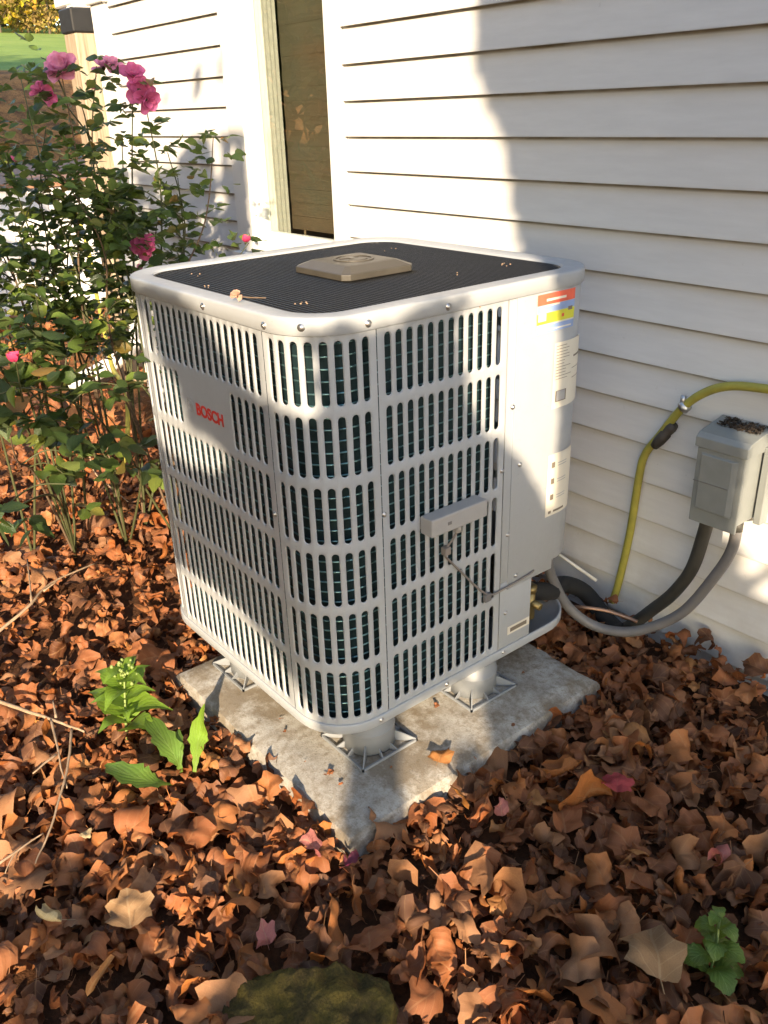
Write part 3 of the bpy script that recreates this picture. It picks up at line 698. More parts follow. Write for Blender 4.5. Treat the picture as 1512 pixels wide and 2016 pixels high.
while zz > .42: items.append(('s_ink', .06, .06 + rl.uniform(.25, .5), zz - .008, zz)); zz -= .045
items += [('s_ink', .10, .42, .10, .27), ('s_ink', .62, .97, .72, .75), ('s_ink', .58, .97, .55, .56), ('s_ink', .6, .97, .40, .41)]
stickS('rating_sticker', .632, .742, .764, .912, items)
up('print', patch(.6465, .6745, .781, .803, .0044), M['greyprint'], False, 0, svc)
items = [('s_ink', .14, .26, .78, .87), ('s_ink', .14, .26, .52, .61), ('s_ink', .14, .26, .26, .35), ('s_ink', .10, .20, .04, .085), ('s_ink', .28, .68, .045, .08)]
for b0 in (.84, .80, .58, .54, .32, .28): items.append(('greyprint', .36, .70, b0 - .012, b0))
stickS('warning_sticker', .631, .728, .500, .655, items)
lowst = up('rating_sticker', patch(.519, .5965, .223, .2455, .0012), M['stick'], False, 0, svl)
up('print', patch(.528, .586, .229, .240, .0018), M['s_ink'], False, 0, svl)
# brass valve standing in the open pipe bay
mb = MB(); vb = Vector((-.055, .66, .19)); mb.tube([vb, vb + Vector((0, 0, .075))], .014, 10); mb.tube([vb + Vector((-.03, 0, .045)), vb + Vector((.035, 0, .045))], .010, 10); mb.tube([vb + Vector((0, 0, .075)), vb + Vector((0, 0, .092))], .018, 6)
up('valve', mb, M['brass'], True)

# ================================================================== RISERS under the unit
def riser(cx, cy, label):
    e = empty('riser_foot', (cx, cy, PZ), label=label, cat='riser', group='plastic risers under the unit')
    z1 = 0.166 - PZ
    mb = MB(); c = lambda r, z, n=36: [(r * math.cos(2 * PI * i / n), r * math.sin(2 * PI * i / n), z) for i in range(n)]
    mb.loft([c(.0605, .002), c(.0600, .052)], True, True, False); link('cup', mb.mesh('cup', M['riser'], True), e)
    mb = MB(); mb.loft([c(.0597, .050), c(.0612, .0525), c(.0614, .0555), c(.0592, .0565), c(.0588, z1 - .002), c(.056, z1)], True, False, True); link('cap', mb.mesh('cap', M['riser'], True), e)
    mb = MB(); h = .077
    for a, b in (((-h, -h), (h, -h)), ((h, -h), (h, h)), ((h, h), (-h, h)), ((-h, h), (-h, -h))):
        x0, x1 = sorted((a[0], b[0])); y0, y1 = sorted((a[1], b[1]))
        mb.box((x0 - .0022, y0 - .0022, 0.0008), (x1 + .0022, y1 + .0022, .007))
    link('base_frame', mb.mesh('base_frame', M['riser']), e)
    gm = {}
    for i in range(12):
        a = 2 * PI * i / 12 + PI / 4; kind = 0 if i % 3 == 0 else 1
        if kind not in gm:
            R_ = h / max(abs(math.cos(a)), abs(math.sin(a))); r0 = .0595; hh = .030 if kind == 0 else .017; t = .0015; mb = MB()
            P = [Vector((r0, 0, .001)), Vector((R_, 0, .001)), Vector((R_, 0, .0075)), Vector((r0, 0, hh))]; T_ = Vector((0, t, 0))
            mb.add([p - T_ for p in P] + [p + T_ for p in P], [(0, 1, 2, 3), (7, 6, 5, 4), (0, 4, 5, 1), (1, 5, 6, 2), (2, 6, 7, 3), (3, 7, 4, 0)])
            gm[kind] = mb.mesh('gusset', M['riser'])
        q = link('gusset', gm[kind], e); q.rotation_euler.z = a
    return e
RZ = [(-0.072, .146), (-0.062, .466), (-0.495, .098), (-0.50, .62)]
riser(*RZ[0], 'round grey plastic riser under the rounded corner with the logo side lit')
riser(*RZ[1], 'round grey plastic riser in shade below the slotted side facing the service panel')
riser(*RZ[2], 'grey plastic riser below the logo side, mostly hidden by the unit edge')
riser(*RZ[3], 'grey plastic riser hidden under the far back of the unit')

# ================================================================== CLIP-ON MODULE and its cable
mod = empty('sensor_module', (.02, .31, .60), label='small grey box with dangling cable clipped across the slotted side', cat='sensor box')
ML = Vector(mod.location)
def mp_(name, mb, mat, smooth=False, bevel=0.0):
    o = mb.obj(name, mat, None, smooth, bevel); o.parent = mod; o.matrix_parent_inverse = Matrix.Translation(-ML); return o
A = Vector((.033, .249, .6085)); B = Vector((.033, .405, .6085)); mb = MB()
mb.box((.0012, .246, .590), (.037, .404, .629)); mp_('case', mb, M['module'], False, .003)
mb = MB(); mb.box((.0372, .290, .606), (.0378, .300, .613)); mp_('mark', mb, M['conduit'])
mb = MB(); mb.tube([(.018, .335, .5895), (.018, .335, .570)], .008, 10); mp_('cable_gland', mb, M['module'], True)
cabl = smooth_path([(.018, .335, .571), (.014, .325, .553), (.010, .310, .535), (.009, .309, .518), (.008, .325, .498), (.006, .365, .452), (.006, .405, .405), (.006, .437, .374), (.006, .462, .362), (.006, .50, .363), (.006, .55, .366), (.005, .597, .371), (-.01, .604, .366), (-.03, .615, .35)])
mb = MB(); mb.tube(cabl, .0026, 7); mp_('cable', mb, M['cable'], True)
mb = MB(); mb.box((.003, .301, .522), (.018, .318, .540)); mp_('cable_tie', mb, M['cable'], False, .002)
mb = MB(); mb.box((.001, .432, .352), (.011, .452, .372)); mp_('cable_clip', mb, M['conduit'], False, .002)

# ================================================================== DISCONNECT BOX and conduits
dbx = empty('disconnect_box', (.245, 1.0, .57), label='grey metal electrical box with sloped hood mounted on the white siding', cat='electrical box')
DL = Vector(dbx.location)
def dp(name, mb, mat, smooth=False, bevel=0.0):
    o = mb.obj(name, mat, None, smooth, bevel); o.parent = dbx; o.matrix_parent_inverse = Matrix.Translation(-DL); return o
bx0, bx1, by0, by1 = .186, .306, .946, 1.040
mb = MB(); mb.box((bx0 + .002, by0 + .004, .478), (bx1 - .002, by1, .668)); dp('body', mb, M['box'], False, .003)
mb = MB(); L = []
for x in (bx0 - .006, bx1 + .005): L.append([(x, by0 - .008, .648), (x, by0 - .008, .672), (x, by0 + .004, .682), (x, by1 + .003, .700), (x, by1 + .003, .648)])
mb.loft(L, True, True, True); dp('hood', mb, M['box'], False, .002)
mb = MB(); mb.box((bx0, by0 - .004, .460), (bx1, by0 + .0035, .6475)); dp('front_cover', mb, M['box'], False, .0025)
mb = MB(); x0, x1, z0, z1 = bx0 + .012, bx1 - .016, .496, .636
mb.loft([[(x0, by0 - .0041, z0), (x1, by0 - .0041, z0), (x1, by0 - .0041, z1), (x0, by0 - .0041, z1)], [(x0 + .003, by0 - .0095, z0 + .003), (x1 - .012, by0 - .0095, z0 + .003), (x1 - .012, by0 - .0095, z1 - .003), (x0 + .003, by0 - .0095, z1 - .003)]], True, False, True)
dp('raised_panel', mb, M['box'], False, .0012)
mb = MB(); mb.box((bx0 + .0025, by0 - .0108, .5655), (bx1 - .030, by0 - .0097, .5672)); dp('panel_groove', mb, M['conduit'])
mb = MB(); mb.box((bx1 + .004, by1 - .03, .47), (bx1 + .022, by1 + .004, .66)); dp('mount_plate', mb, M['box'], False, .002)
mb = MB(); mb.tube([(.212, .985, .4775), (.212, .985, .452)], .017, 10); dp('conduit_hub', mb, M['conduit2'], True)
mb = MB(); mb.tube([(.288, .985, .4775), (.288, .985, .452)], .014, 10); dp('conduit_hub', mb, M['conduit2'], True)
# dark crumbled leaves lying on the hood
def crumbs(name, centre, ext, n, s, mat, seed, slope=0):
    r = random.Random(seed); mb = MB()
    for i in range(n):
        x = centre[0] + r.uniform(-1, 1) * ext[0]; y = centre[1] + r.uniform(-1, 1) * ext[1]; z = centre[2] + slope * (y - centre[1]) + r.random() * ext[2]
        a = Vector((r.uniform(-1, 1), r.uniform(-1, 1), r.uniform(-.5, .5))) * s; b = Vector((r.uniform(-1, 1), r.uniform(-1, 1), r.uniform(-.5, .5))) * s; c = Vector((x, y, z))
        mb.add([c - a, c + b, c + a, c - b + Vector((0, 0, s * .4))], [(0, 1, 2), (0, 2, 3)])
    return link(name, mb.mesh(name, mat))
o = crumbs('leaf_crumbs', (.250, 1.012, .6945), (.050, .022, .003), 300, .0055, M['debris'], 5, .17); tag(o, 'dark crumbled leaf debris lying on the hood of the grey box', 'debris', kind='stuff')
gc = [Vector((.288, .985, .455)), Vector((.284, .985, .40)), Vector((.262, .975, .33)), aty(1350, 1200, .955), aty(1290, 1232, .925), aty(1232, 1244, .89), aty(1170, 1232, .855), aty(1120, 1196, .81), aty(1090, 1145, .765), aty(1078, 1105, .74), Vector((-.06, .72, .38)), Vector((-.10, .71, .44))]
mb = MB(); mb.tube(smooth_path(gc, 8), .0135, 12); o = mb.obj('grey_conduit', M['conduit'], None, True); tag(o, 'smooth grey flexible conduit looping from the electrical box to the unit', 'conduit')
bc = [Vector((.212, .985, .455)), Vector((.205, .99, .41)), aty(1362, 1120, .995), aty(1325, 1168, 1.0), aty(1285, 1200, 1.0), aty(1240, 1232, .99), aty(1200, 1250, .98)]
mb = MB(); mb.tube(smooth_path(bc, 8), .0165, 12); o = mb.obj('black_conduit', M['conduit2'], None, True); tag(o, 'thick black conduit curving from the electrical box down into the leaves', 'conduit')
# yellow gas line on the wall
yp = [aty(1205, 1185, 1.025), aty(1217, 1150, 1.03), aty(1240, 1050, 1.03), aty(1258, 940, 1.03), aty(1270, 895, 1.03), aty(1300, 856, 1.03), aty(1345, 802, 1.028), aty(1390, 772, 1.026), aty(1440, 760, 1.026), aty(1512, 766, 1.028), aty(1640, 785, 1.028), Vector((.62, 1.028, .745)), Vector((1.1, 1.028, .74)), Vector((1.9, 1.028, .74))]
gasl = empty('gas_line', tuple(yp[1]), label='yellow gas tubing climbing the white siding with a dark coupling', cat='gas pipe'); GL = Vector(gasl.location)
def gp(name, mb, mat, smooth=True, bevel=0.0):
    o = mb.obj(name, mat, None, smooth, bevel); o.parent = gasl; o.matrix_parent_inverse = Matrix.Translation(-GL); return o
mb = MB(); mb.tube(smooth_path(yp, 8), .0104, 12); gp('tube', mb, M['yellow'])
mb = MB(); a, b = aty(1288, 878, 1.028), aty(1327, 836, 1.028); d = b - a
mb.tube([a, a + d * .2, a + d * .25, a + d * .6, a + d * .62, a + d * .85, b], [.0115, .0145, .0150, .0150, .0125, .0145, .012], 10); gp('coupling', mb, M['darkfit'])
mb = MB(); c = aty(1348, 800, 1.026); t = Vector((.02, 0, .022)).normalized(); mb.tube([c - t * .007, c + t * .007], .0155, 12); mb.tube([c + Vector((-.004, -.004, .008)), c + Vector((-.006, 0, .026))], .007, 8); gp('clamp', mb, M['screw'])
# insulated line set and small lines behind the unit
ls = empty('line_set', tuple(atz(1150, 1170, .08)), label='black insulated refrigerant pipe running from the unit bay to the wall', cat='pipe'); LL = Vector(ls.location)
def lp_(name, mb, mat): o = mb.obj(name, mat, None, True); o.parent = ls; o.matrix_parent_inverse = Matrix.Translation(-LL); return o
mb = MB(); mb.tube(smooth_path([Vector((-.08, .68, .25)), Vector((-.07, .76, .22)), aty(1108, 1150, .88), aty(1150, 1165, .96), aty(1190, 1215, .97), aty(1215, 1240, .96)], 6), [.024] * 31, 12); lp_('foam_sleeve', mb, M['foam'])
mb = MB(); mb.tube(smooth_path([Vector((-.06, .69, .24)), aty(1100, 1192, .85), aty(1150, 1196, .88), aty(1200, 1204, .92), aty(1255, 1224, .95)], 6), .005, 8); lp_('copper_line', mb, M['copper'])
mb = MB(); mb.tube([aty(1098, 1090, .80), aty(1174, 1143, .86)], .0042, 8); o = mb.obj('white_stick', M['whitepl'], None, True); tag(o, 'thin pale stick poking out behind the unit corner', 'stick')

# ================================================================== FALLEN LEAVES
def leaf_base(kind, seed, curl, fold, nseg=30, nring=3):
    r = random.Random(seed); V = []; F = []; U = []
    lobes = [(0, r.uniform(.80, 1.0), r.uniform(.40, .6)), (r.uniform(.85, 1.15), r.uniform(.65, .92), r.uniform(.3, .45)), (-r.uniform(.85, 1.15), r.uniform(.65, .92), r.uniform(.3, .45)),
             (r.uniform(1.8, 2.2), r.uniform(.35, .65), .36), (-r.uniform(1.8, 2.2), r.uniform(.35, .65), .36)]
    ph = r.uniform(0, 6); amp = r.uniform(.03, .07); fr_ = r.choice((13, 17, 21))
    def rad(th):                 # th = 0 at the tip (+Y)
        if kind == 'maple':
            s = 0.0
            for c_, a_, w_ in lobes:
                dth = (th - c_ + PI) % (2 * PI) - PI; s = max(s, a_ * math.exp(-abs(dth / w_) ** 1.7))
            return .50 + .42 * s + amp * math.sin(th * fr_ + ph) * (.4 + s)
        return (.34 / math.sqrt((math.cos(th) * .36) ** 2 + (math.sin(th)) ** 2)) * (1 + .05 * math.sin(th * 15 + ph)) * .62 + .04 * math.cos(th)
    asp = r.uniform(.50, 1.02)
    tear = r.uniform(-PI, PI) if r.random() < .5 else None
    pts = [(0, 0)]
    for k in range(1, nring + 1):
        for i in range(nseg):
            th = 2 * PI * i / nseg; q = rad(th)
            if tear is not None and abs((th - tear + PI) % (2 * PI) - PI) < .34: q *= .55
            rr_ = q * (k / nring) ** .9; pts.append((rr_ * math.sin(th) * asp, rr_ * math.cos(th)))
    nz = Vector((r.uniform(-50, 50), r.uniform(-50, 50), 0))
    ca = r.uniform(0, PI); cup = r.uniform(-.25, .65); curl2 = r.uniform(-.6, .9)
    for (x, y) in pts:
        rr2 = x * x + y * y
        z = fold * abs(x) * .8 + cup * rr2 * (.6 + .8 * noise.noise(Vector((x * 1.5, y * 1.5, 7)) + nz)) + .30 * noise.noise(Vector((x * 1.7, y * 1.7, 0)) + nz) + .13 * noise.noise(Vector((x * 4.0, y * 4.0, 0)) + nz) * min(1, rr2 * 3)
        P = Vector((x, y, z))
        for an_, cv_ in ((ca, curl), (ca + 1.3, curl2)):
            if abs(cv_) < 1e-3: continue
            ax = P.x * math.cos(an_) + P.y * math.sin(an_); ay = -P.x * math.sin(an_) + P.y * math.cos(an_); R_ = 1 / cv_; a = ax / R_
            zz_ = -((R_ + P.z) * math.cos(a) - R_); ax = (R_ + P.z) * math.sin(a)
            if cv_ is curl: zz_ = zz_ if cv_ > 0 else zz_
            P = Vector((ax * math.cos(an_) - ay * math.sin(an_), ax * math.sin(an_) + ay * math.cos(an_), zz_))
        V.append(tuple(P)); U.append((x * .5 + .5, y * .5 + .5))
    for i in range(nseg): F.append((0, 1 + i, 1 + (i + 1) % nseg))
    for k in range(nring - 1):
        for i in range(nseg):
            a = 1 + k * nseg + i; b = 1 + k * nseg + (i + 1) % nseg; F.append((a, a + nseg, b + nseg, b))
    zc = min(v[2] for v in V) * .5 + .5 * sum(v[2] for v in V) / len(V)
    V = [(v[0], v[1], v[2] - zc) for v in V]
    if r.random() < .6:          # petiole
        b0 = len(V); e_ = V[1 + nseg // 2 + (nring - 1) * nseg]; dx, dy = r.uniform(-.15, .15), -r.uniform(.3, .5)
        V += [(e_[0] - .016, e_[1] + .03, e_[2]), (e_[0] + .016, e_[1] + .03, e_[2]), (e_[0] + dx + .014, e_[1] + dy, e_[2] + .08), (e_[0] + dx - .010, e_[1] + dy, e_[2] + .08)]; U += [(.5, .5)] * 4
        F.append((b0, b0 + 1, b0 + 2, b0 + 3))
    return np.array(V, dtype=np.float32), F, np.array(U, dtype=np.float32)
CURLS = [0.6, 1.6, 2.8, 3.2, -1.4, 2.0, 3.5, 1.2, 4.0, -2.3, 1.8, 3.0, 1.1, -2.8, 4.4, 3.3, .8, 2.3, 3.6, 1.5, -1.8, 3.1, .9, 4.0, 2.5, -1.1, 2.7, 1.9]
LB = []
for i in range(28):
    kind = 'maple' if i % 4 != 3 else 'oval'
    LB.append(leaf_base(kind, 100 + i, CURLS[i], [.15, .7, .4, -.35, .9, .2, .6, .45, .3, .65, .9, .2, .5, .3, .5, .75][i % 16], 26, 5))
def leaf_meshes(mat):
    return [mesh_from('fallen_leaf', v, f, mat, True, u) for v, f, u in LB]
def inpad(x, y, m=0.0): return PX0 - m < x < PX1 + m and PY0 - m < y < PY1 + m
def inunit(x, y, m=0.0): return -W - m < x < m and -m < y < D + m
def pile(x, y):
    h = .034 + .026 * noise.noise(Vector((x * 2.1, y * 2.1, 5))) + .014 * noise.noise(Vector((x * 6, y * 6, 1)))
    if x > PX1: h *= .45 + .55 * min(1, max(0, x - PX1) / .09)
    h += .05 * math.exp(-((YW - y) / .10) ** 2)
    return max(.008, h)
cand = []
STONE = atz(610, 2030, .03)
def scatter(x0, x1, y0, y1, dens, smin, smax, layers):
    k = int((x1 - x0) * (y1 - y0) * dens)
    for i in range(k):
        x = RS.uniform(x0, x1); y = RS.uniform(y0, y1)
        if y > YW - .03 and x > HX0: continue
        if inpad(x, y, .002): continue
        st_q = Matrix.Rotation(-.9, 2) @ Vector((x - STONE.x, y - STONE.y))
        if (st_q.x / .135) ** 2 + (st_q.y / .090) ** 2 < 1 and RS.rand() < .94: continue
        u, v, dz = topx((x, y, .03))
        if dz < .2 or not (-500 < u < 2300 and -300 < v < 2700): continue
        lay = RS.randint(layers); f = lay / max(1, layers - 1)
        s = RS.uniform(smin, smax) * (0.8 + .35 * f)
        if lay == layers - 1 and RS.rand() < .07: s *= RS.uniform(1.25, 1.6)
        elif RS.rand() < .22: s *= RS.uniform(.42, .7)
        if y > YW - .1: s *= .75
        z = pile(x, y) * (.25 + .9 * f) + .006
        tilt = RS.normal(0, .30 + .28 * f); tilt2 = RS.normal(0, .30 + .28 * f)
        near = max(0, .10 - max(abs(x - cx) - (PX1 - PX0) / 2, abs(y - cy) - (PY1 - PY0) / 2))
        cand.append((x, y, z, s, RS.uniform(0, 2 * PI), tilt, tilt2, RS.randint(28), f, u, v, dz))
scatter(1.25, 2.1, -.6, 1.04, 500, .03, .06, 3)
scatter(-.9, 1.25, -1.05, 1.04, 1750, .026, .058, 5)
scatter(-.1, .75, .72, 1.03, 700, .022, .042, 3)
scatter(-2.6, -.9, -1.1, 1.04, 800, .028, .055, 4)
scatter(-5.6, -2.6, -1.2, 2.2, 200, .035, .065, 3)
# the largest to be seen are single leaves, the rest is litter
def vis(c): return (c[3] / c[11]) * (0.25 + c[8]) if (0 < c[9] < 1512 and 0 < c[10] < 2016) else 0
order = sorted(range(len(cand)), key=lambda i: -vis(cand[i]))
single = set(order[:292])
LAND = [('mossy stone', 655, 1960), ('round-leaved weed', 1390, 1880), ('bright green weed', 250, 1380), ('dandelion', 340, 1500), ('cream leaf', 100, 1808), ('slab point', 690, 1650),
        ('slab end', 1172, 1370), ('grey conduit', 1230, 1260), ('crimson leaf', 1215, 1548), ('forked twig', 90, 1190), ('dry branch', 90, 1430), ('sunny strip', 900, 1780), ('pink curled leaf', 1410, 1690), ('rose stems', 60, 1000), ('wall foot', 1480, 1400)]
def m_tone(name, a, b):
    n = N(name); return leaf_shader(n, [(0, a), (1, b)], n.n('ShaderNodeObjectInfo').outputs['Random'])
TONES = [('dark brown', m_tone('dark_brown_leaf', (.095, .036, .015), (.15, .052, .019))), ('rust brown', m_tone('rust_brown_leaf', (.27, .082, .023), (.35, .106, .029))),
         ('orange brown', m_tone('orange_brown_leaf', (.39, .130, .031), (.48, .168, .040))), ('tan brown', m_tone('tan_brown_leaf', (.31, .140, .058), (.38, .18, .08)))]
LMT = {t[0]: leaf_meshes(t[1]) for t in TONES}
def leaf_matrix(c):
    return Matrix.Translation((c[0], c[1], c[2])) @ Matrix.Rotation(c[4], 4, 'Z') @ Matrix.Rotation(c[5], 4, 'X') @ Matrix.Rotation(c[6], 4, 'Y') @ Matrix.Scale(c[3], 4)
for i in single:
    c = cand[i]; tone = TONES[int(RS.randint(len(TONES)))]; o = link('fallen_leaf', LMT[tone[0]][c[7]]); o.matrix_world = leaf_matrix(c)
    cu_ = abs(CURLS[c[7]]); shp = ('flattish' if cu_ < 1.2 else 'curled' if cu_ < 2.6 else 'tightly curled') + (' oval' if c[7] % 4 == 3 else ' lobed')
    nm = sorted(LAND, key=lambda L: (L[1] - c[9]) ** 2 + (L[2] - c[10]) ** 2)
    tag(o, '%s %s leaf by the %s, toward the %s' % (tone[0], shp, nm[0][0], nm[1][0]), 'leaf', 'loose brown fallen leaves')
def merged(name, items, bases, mat, smooth=True):
    VV = []; FL = []; FT = []; UU = []; off = 0
    for mtx, b in items:
        v, f, u = bases[b]; m = np.array(mtx); VV.append(v @ m[:3, :3].T + m[:3, 3]); UU.append(u)
        for q in f: FL.extend([k + off for k in q]); FT.append(len(q))
        off += len(v)
    V = np.concatenate(VV).astype(np.float32); U = np.concatenate(UU)
    me = bpy.data.meshes.new(name); me.vertices.add(len(V)); me.vertices.foreach_set('co', V.ravel())
    me.loops.add(len(FL)); FLa = np.array(FL, dtype=np.int32); me.loops.foreach_set('vertex_index', FLa)
    me.polygons.add(len(FT)); FTa = np.array(FT, dtype=np.int32); st_ = np.concatenate([[0], np.cumsum(FTa)[:-1]]).astype(np.int32)
    me.polygons.foreach_set('loop_start', st_); 
    try: me.polygons.foreach_set('loop_total', FTa)
    except Exception: pass
    l = me.uv_layers.new(name='UVMap'); l.data.foreach_set('uv', U[FLa].ravel())
    me.materials.append(mat); me.polygons.foreach_set('use_smooth', [smooth] * len(FT)); me.update(calc_edges=True); me.validate()
    return me
rest = [(leaf_matrix(cand[i]), cand[i][7]) for i in range(len(cand)) if i not in single]
o = link('leaf_litter', merged('leaf_litter', rest, LB, M['li'])); tag(o, 'deep layer of brown dead leaves covering the ground around the slab', 'leaf litter', kind='stuff')
# leaves that stand out by their colour
def special(px, py, size, mat, label, base, z=None, yaw=0.0, tx=0.0, ty=0.0, name='fallen_leaf'):
    p = atz(px, py, .075 if z is None else z)
    me = mesh_from('fallen_leaf', *LB[base][:2], mat, True, LB[base][2])
    o = link(name, me); o.matrix_world = Matrix.Translation(p) @ Matrix.Rotation(yaw, 4, 'Z') @ Matrix.Rotation(tx, 4, 'X') @ Matrix.Rotation(ty, 4, 'Y') @ Matrix.Scale(size, 4)
    return tag(o, label, 'leaf', 'coloured fallen leaves')
mred = m_leaf_col('red_leaf', (0.50, 0.035, 0.065), (0.45, .10, .10)); mpink = m_leaf_col('pink_leaf', (0.50, 0.16, 0.15)); mmag = m_leaf_col('magenta_leaf', (0.26, 0.03, 0.09), (.4, .1, .15))
mcream = m_leaf_col('cream_leaf', (0.66, 0.52, 0.27), (.72, .6, .38)); mor = m_leaf_col('orange_leaf', (0.50, 0.20, 0.045), (.6, .34, .12)); mtan = m_leaf_col('tan_leaf', (0.34, 0.205, 0.095), (.50, .36, .2))
special(1215, 1548, .046, mred, 'bright crimson leaf in the shade beside the slab corner', 0, .07, .6)
special(1410, 1690, .036, mpink, 'narrow curled pink leaf in the shaded leaves above the round-leaved weed', 14, .07, 2.0, .6)
special(985, 1590, .030, mpink, 'small pinkish leaf standing beside the sunny strip near the slab', 2, .085, 1.0, 1.1)
special(612, 1668, .036, mpink, 'pale pink lobed leaf just below the nearest point of the slab', 12, .08, 2.4, .9)
special(690, 1698, .036, mmag, 'dark magenta leaf between the slab point and the mossy stone', 4, .065, .2)
special(522, 1842, .030, mpink, 'small pink and red leaf above the mossy stone', 1, .07, 1.4, .9)
special(100, 1808, .046, mcream, 'cream white dead leaf, the palest one in the litter', 9, .085, 2.6, .5, .3)
special(868, 1492, .040, mor, 'sunlit orange leaf lying on the concrete slab edge', 16, .080, .5, .12)
special(905, 1570, .034, mor, 'bright orange leaf upright in the sunny strip at the slab edge', 1, .09, 2.9, 1.2)
special(168, 1645, .020, mcream, 'tiny cream scrap of leaf left of the dandelion', 5, .08, 1.0)
special(1285, 1890, .080, mtan, 'large tan leaf with pale veins beside the round-leaved weed', 16, .092, .7, .12, .35)
special(255, 1800, .060, mtan, 'broad flat rust brown leaf with a visible midrib near the cream one', 0, .085, 1.2, .2)
special(195, 1925, .066, mor, 'long red-brown folded leaf at the bottom beside the mossy stone', 7, .08, .2, .5)
# crumbs on the slab and a dead rose head on the lid
r_ = random.Random(21)
SCL = ['larger brown leaf scrap below the near riser', 'second leaf scrap below the near riser, farther from it', 'tiny scrap touching the near riser frame', 'brown scrap on the slab between the riser and the slab end', 'scrap of leaf below the shaded riser', 'dark curled scrap under the edge of the logo side', 'small scrap beside the one under the logo side', 'tiny scrap between the near riser and the sunny strip', 'scrap lying toward the far end of the slab', 'tiny scrap left of the near riser in sun', 'sunlit scrap at the top of the light strip on the slab']
for si, (px, py, s_) in enumerate(((652, 1522, .012), (672, 1543, .010), (640, 1525, .007), (935, 1492, .009), (1010, 1428, .010), (553, 1415, .012), (560, 1440, .009), (770, 1510, .006), (1030, 1325, .008), (600, 1500, .006), (860, 1390, .012))):
    p = atz(px, py, PZ + .006); o = link('leaf_scrap', mesh_from('leaf_scrap', *LB[r_.randrange(16)][:2], M['lf'], True, LB[0][2][:len(LB[0][0])] if False else None))
    o.matrix_world = Matrix.Translation(p) @ Matrix.Rotation(r_.uniform(0, 6), 4, 'Z') @ Matrix.Rotation(r_.uniform(-.4, .4), 4, 'X') @ Matrix.Scale(s_, 4)
    tag(o, SCL[si], 'leaf scrap', 'leaf scraps on the slab')
mb = MB(); rsp = random.Random(8)
for (px, py, k_) in ((765, 491, 3), (945, 604, 2), (1000, 521, 5), (592, 597, 7), (900, 539, 2), (410, 565, 4), (380, 541, 3)):
    for i in range(k_):
        c = atz(px + rsp.uniform(-14, 14) * (k_ > 2), py + rsp.uniform(-3, 3), LT - .003); s_ = rsp.uniform(.0011, .0024)
        mb.loft([[c + Vector((s_ * q * math.cos(2 * PI * j / 6) * 1.3, s_ * q * math.sin(2 * PI * j / 6), h)) for j in range(6)] for q, h in ((.5, -s_ * .6), (1, 0), (.4, s_ * .6))], True, True, True)
o = mb.obj('seed_specks', M['twig'], None, True); tag(o, 'pale seed specks scattered on the black guard wires of the unit', 'seeds', kind='stuff')
dh = empty('dead_rose_head', tuple(atz(466, 583, LT + .012)), label='dried pinkish flower head with a thin stalk on the lid rim', cat='flower head')
mb = MB(); rr_ = random.Random(2)
for i in range(14):
    a = rr_.uniform(0, 2 * PI); b = rr_.uniform(-.4, 1.2); d = Vector((math.cos(a) * math.cos(b), math.sin(a) * math.cos(b), math.sin(b))); t = d.orthogonal().normalized() * .006; c2 = d.cross(t)
    mb.add([-t * .4, t * .4, d * .010 + t + c2 * .3, d * .013, d * .010 - t - c2 * .3], [(0, 1, 2, 3, 4)])
mdead = simple('dried_petal', (0.40, 0.24, 0.17), 0.8, 0, .3, 90)
link('petals', mb.mesh('petals', mdead), dh)
mb = MB(); mb.tube([(0, 0, 0), (.012, .02, -.004), (.020, .050, -.008)], .0012, 6); link('stalk', mb.mesh('stalk', M['deadcane']), dh)

# ================================================================== SMALL PLANTS
def blade(pts, widths, mat, name, parent, cup=.25, nw_=5, world=True, ser=0.0, seed=0):
    """a leaf following a path of points with a width at each"""
    pts = smooth_path(pts, 5); n = len(pts); V = []; U = []; F = []
    wd = [np.interp(i / (n - 1), np.linspace(0, 1, len(widths)), widths) for i in range(n)]
    for i, p in enumerate(pts):
        t = (pts[min(i + 1, n - 1)] - pts[max(i - 1, 0)]).normalized(); side = t.cross(Vector((0, 0, 1)))
        if side.length < .2: side = t.cross(Vector((.75, -.55, .2)))
        side.normalize(); nn = side.cross(t)
        for k in range(nw_):
            q = k / (nw_ - 1) * 2 - 1; ww = wd[i] * (1 + ser * (math.sin(i * 2.4 + seed) if abs(q) == 1 else 0))
            V.append(p + side * q * ww + nn * (abs(q) ** 1.5 * cup * ww)); U.append((q * .5 + .5, i / (n - 1)))
    for i in range(n - 1):
        for k in range(nw_ - 1): a = i * nw_ + k; F.append((a, a + 1, a + nw_ + 1, a + nw_))
    o = link(name, mesh_from(name, V, F, mat, True, U)); 
    if parent is not None: o.parent = parent; o.matrix_parent_inverse = Matrix.Translation(-Vector(parent.location))
    return o
# dandelion with broad toothed leaves
dbase = atz(370, 1535, .05)
dan = empty('dandelion', tuple(dbase), label='dandelion with four broad toothed leaves rising from the litter near the slab', cat='dandelion')
SP = [.004, .005, .009, .016, .023, .024, .014, .002]
blade([atz(383, 1520, .05), atz(388, 1490, .07) + Vector((0, 0, .01)), att(393, 1440, (atz(393, 1440, .11) - CAM).length), att(403, 1386, (atz(403, 1440, .11) - CAM).length - .03)], SP, M['weed'], 'leaf', dan, .15, 5, True, .16, 1)
blade([atz(338, 1545, .055), atz(305, 1540, .085), atz(262, 1528, .10), atz(208, 1505, .085)], [.006, .008, .018, .026, .032, .030, .020, .004], M['dand'], 'leaf', dan, .22, 5, True, .20, 2)
blade([atz(357, 1520, .05), atz(345, 1490, .09), atz(322, 1455, .11), atz(288, 1408, .10)], [.004, .006, .014, .024, .026, .024, .018, .003], M['dand'], 'leaf', dan, .2, 5, True, .20, 3)
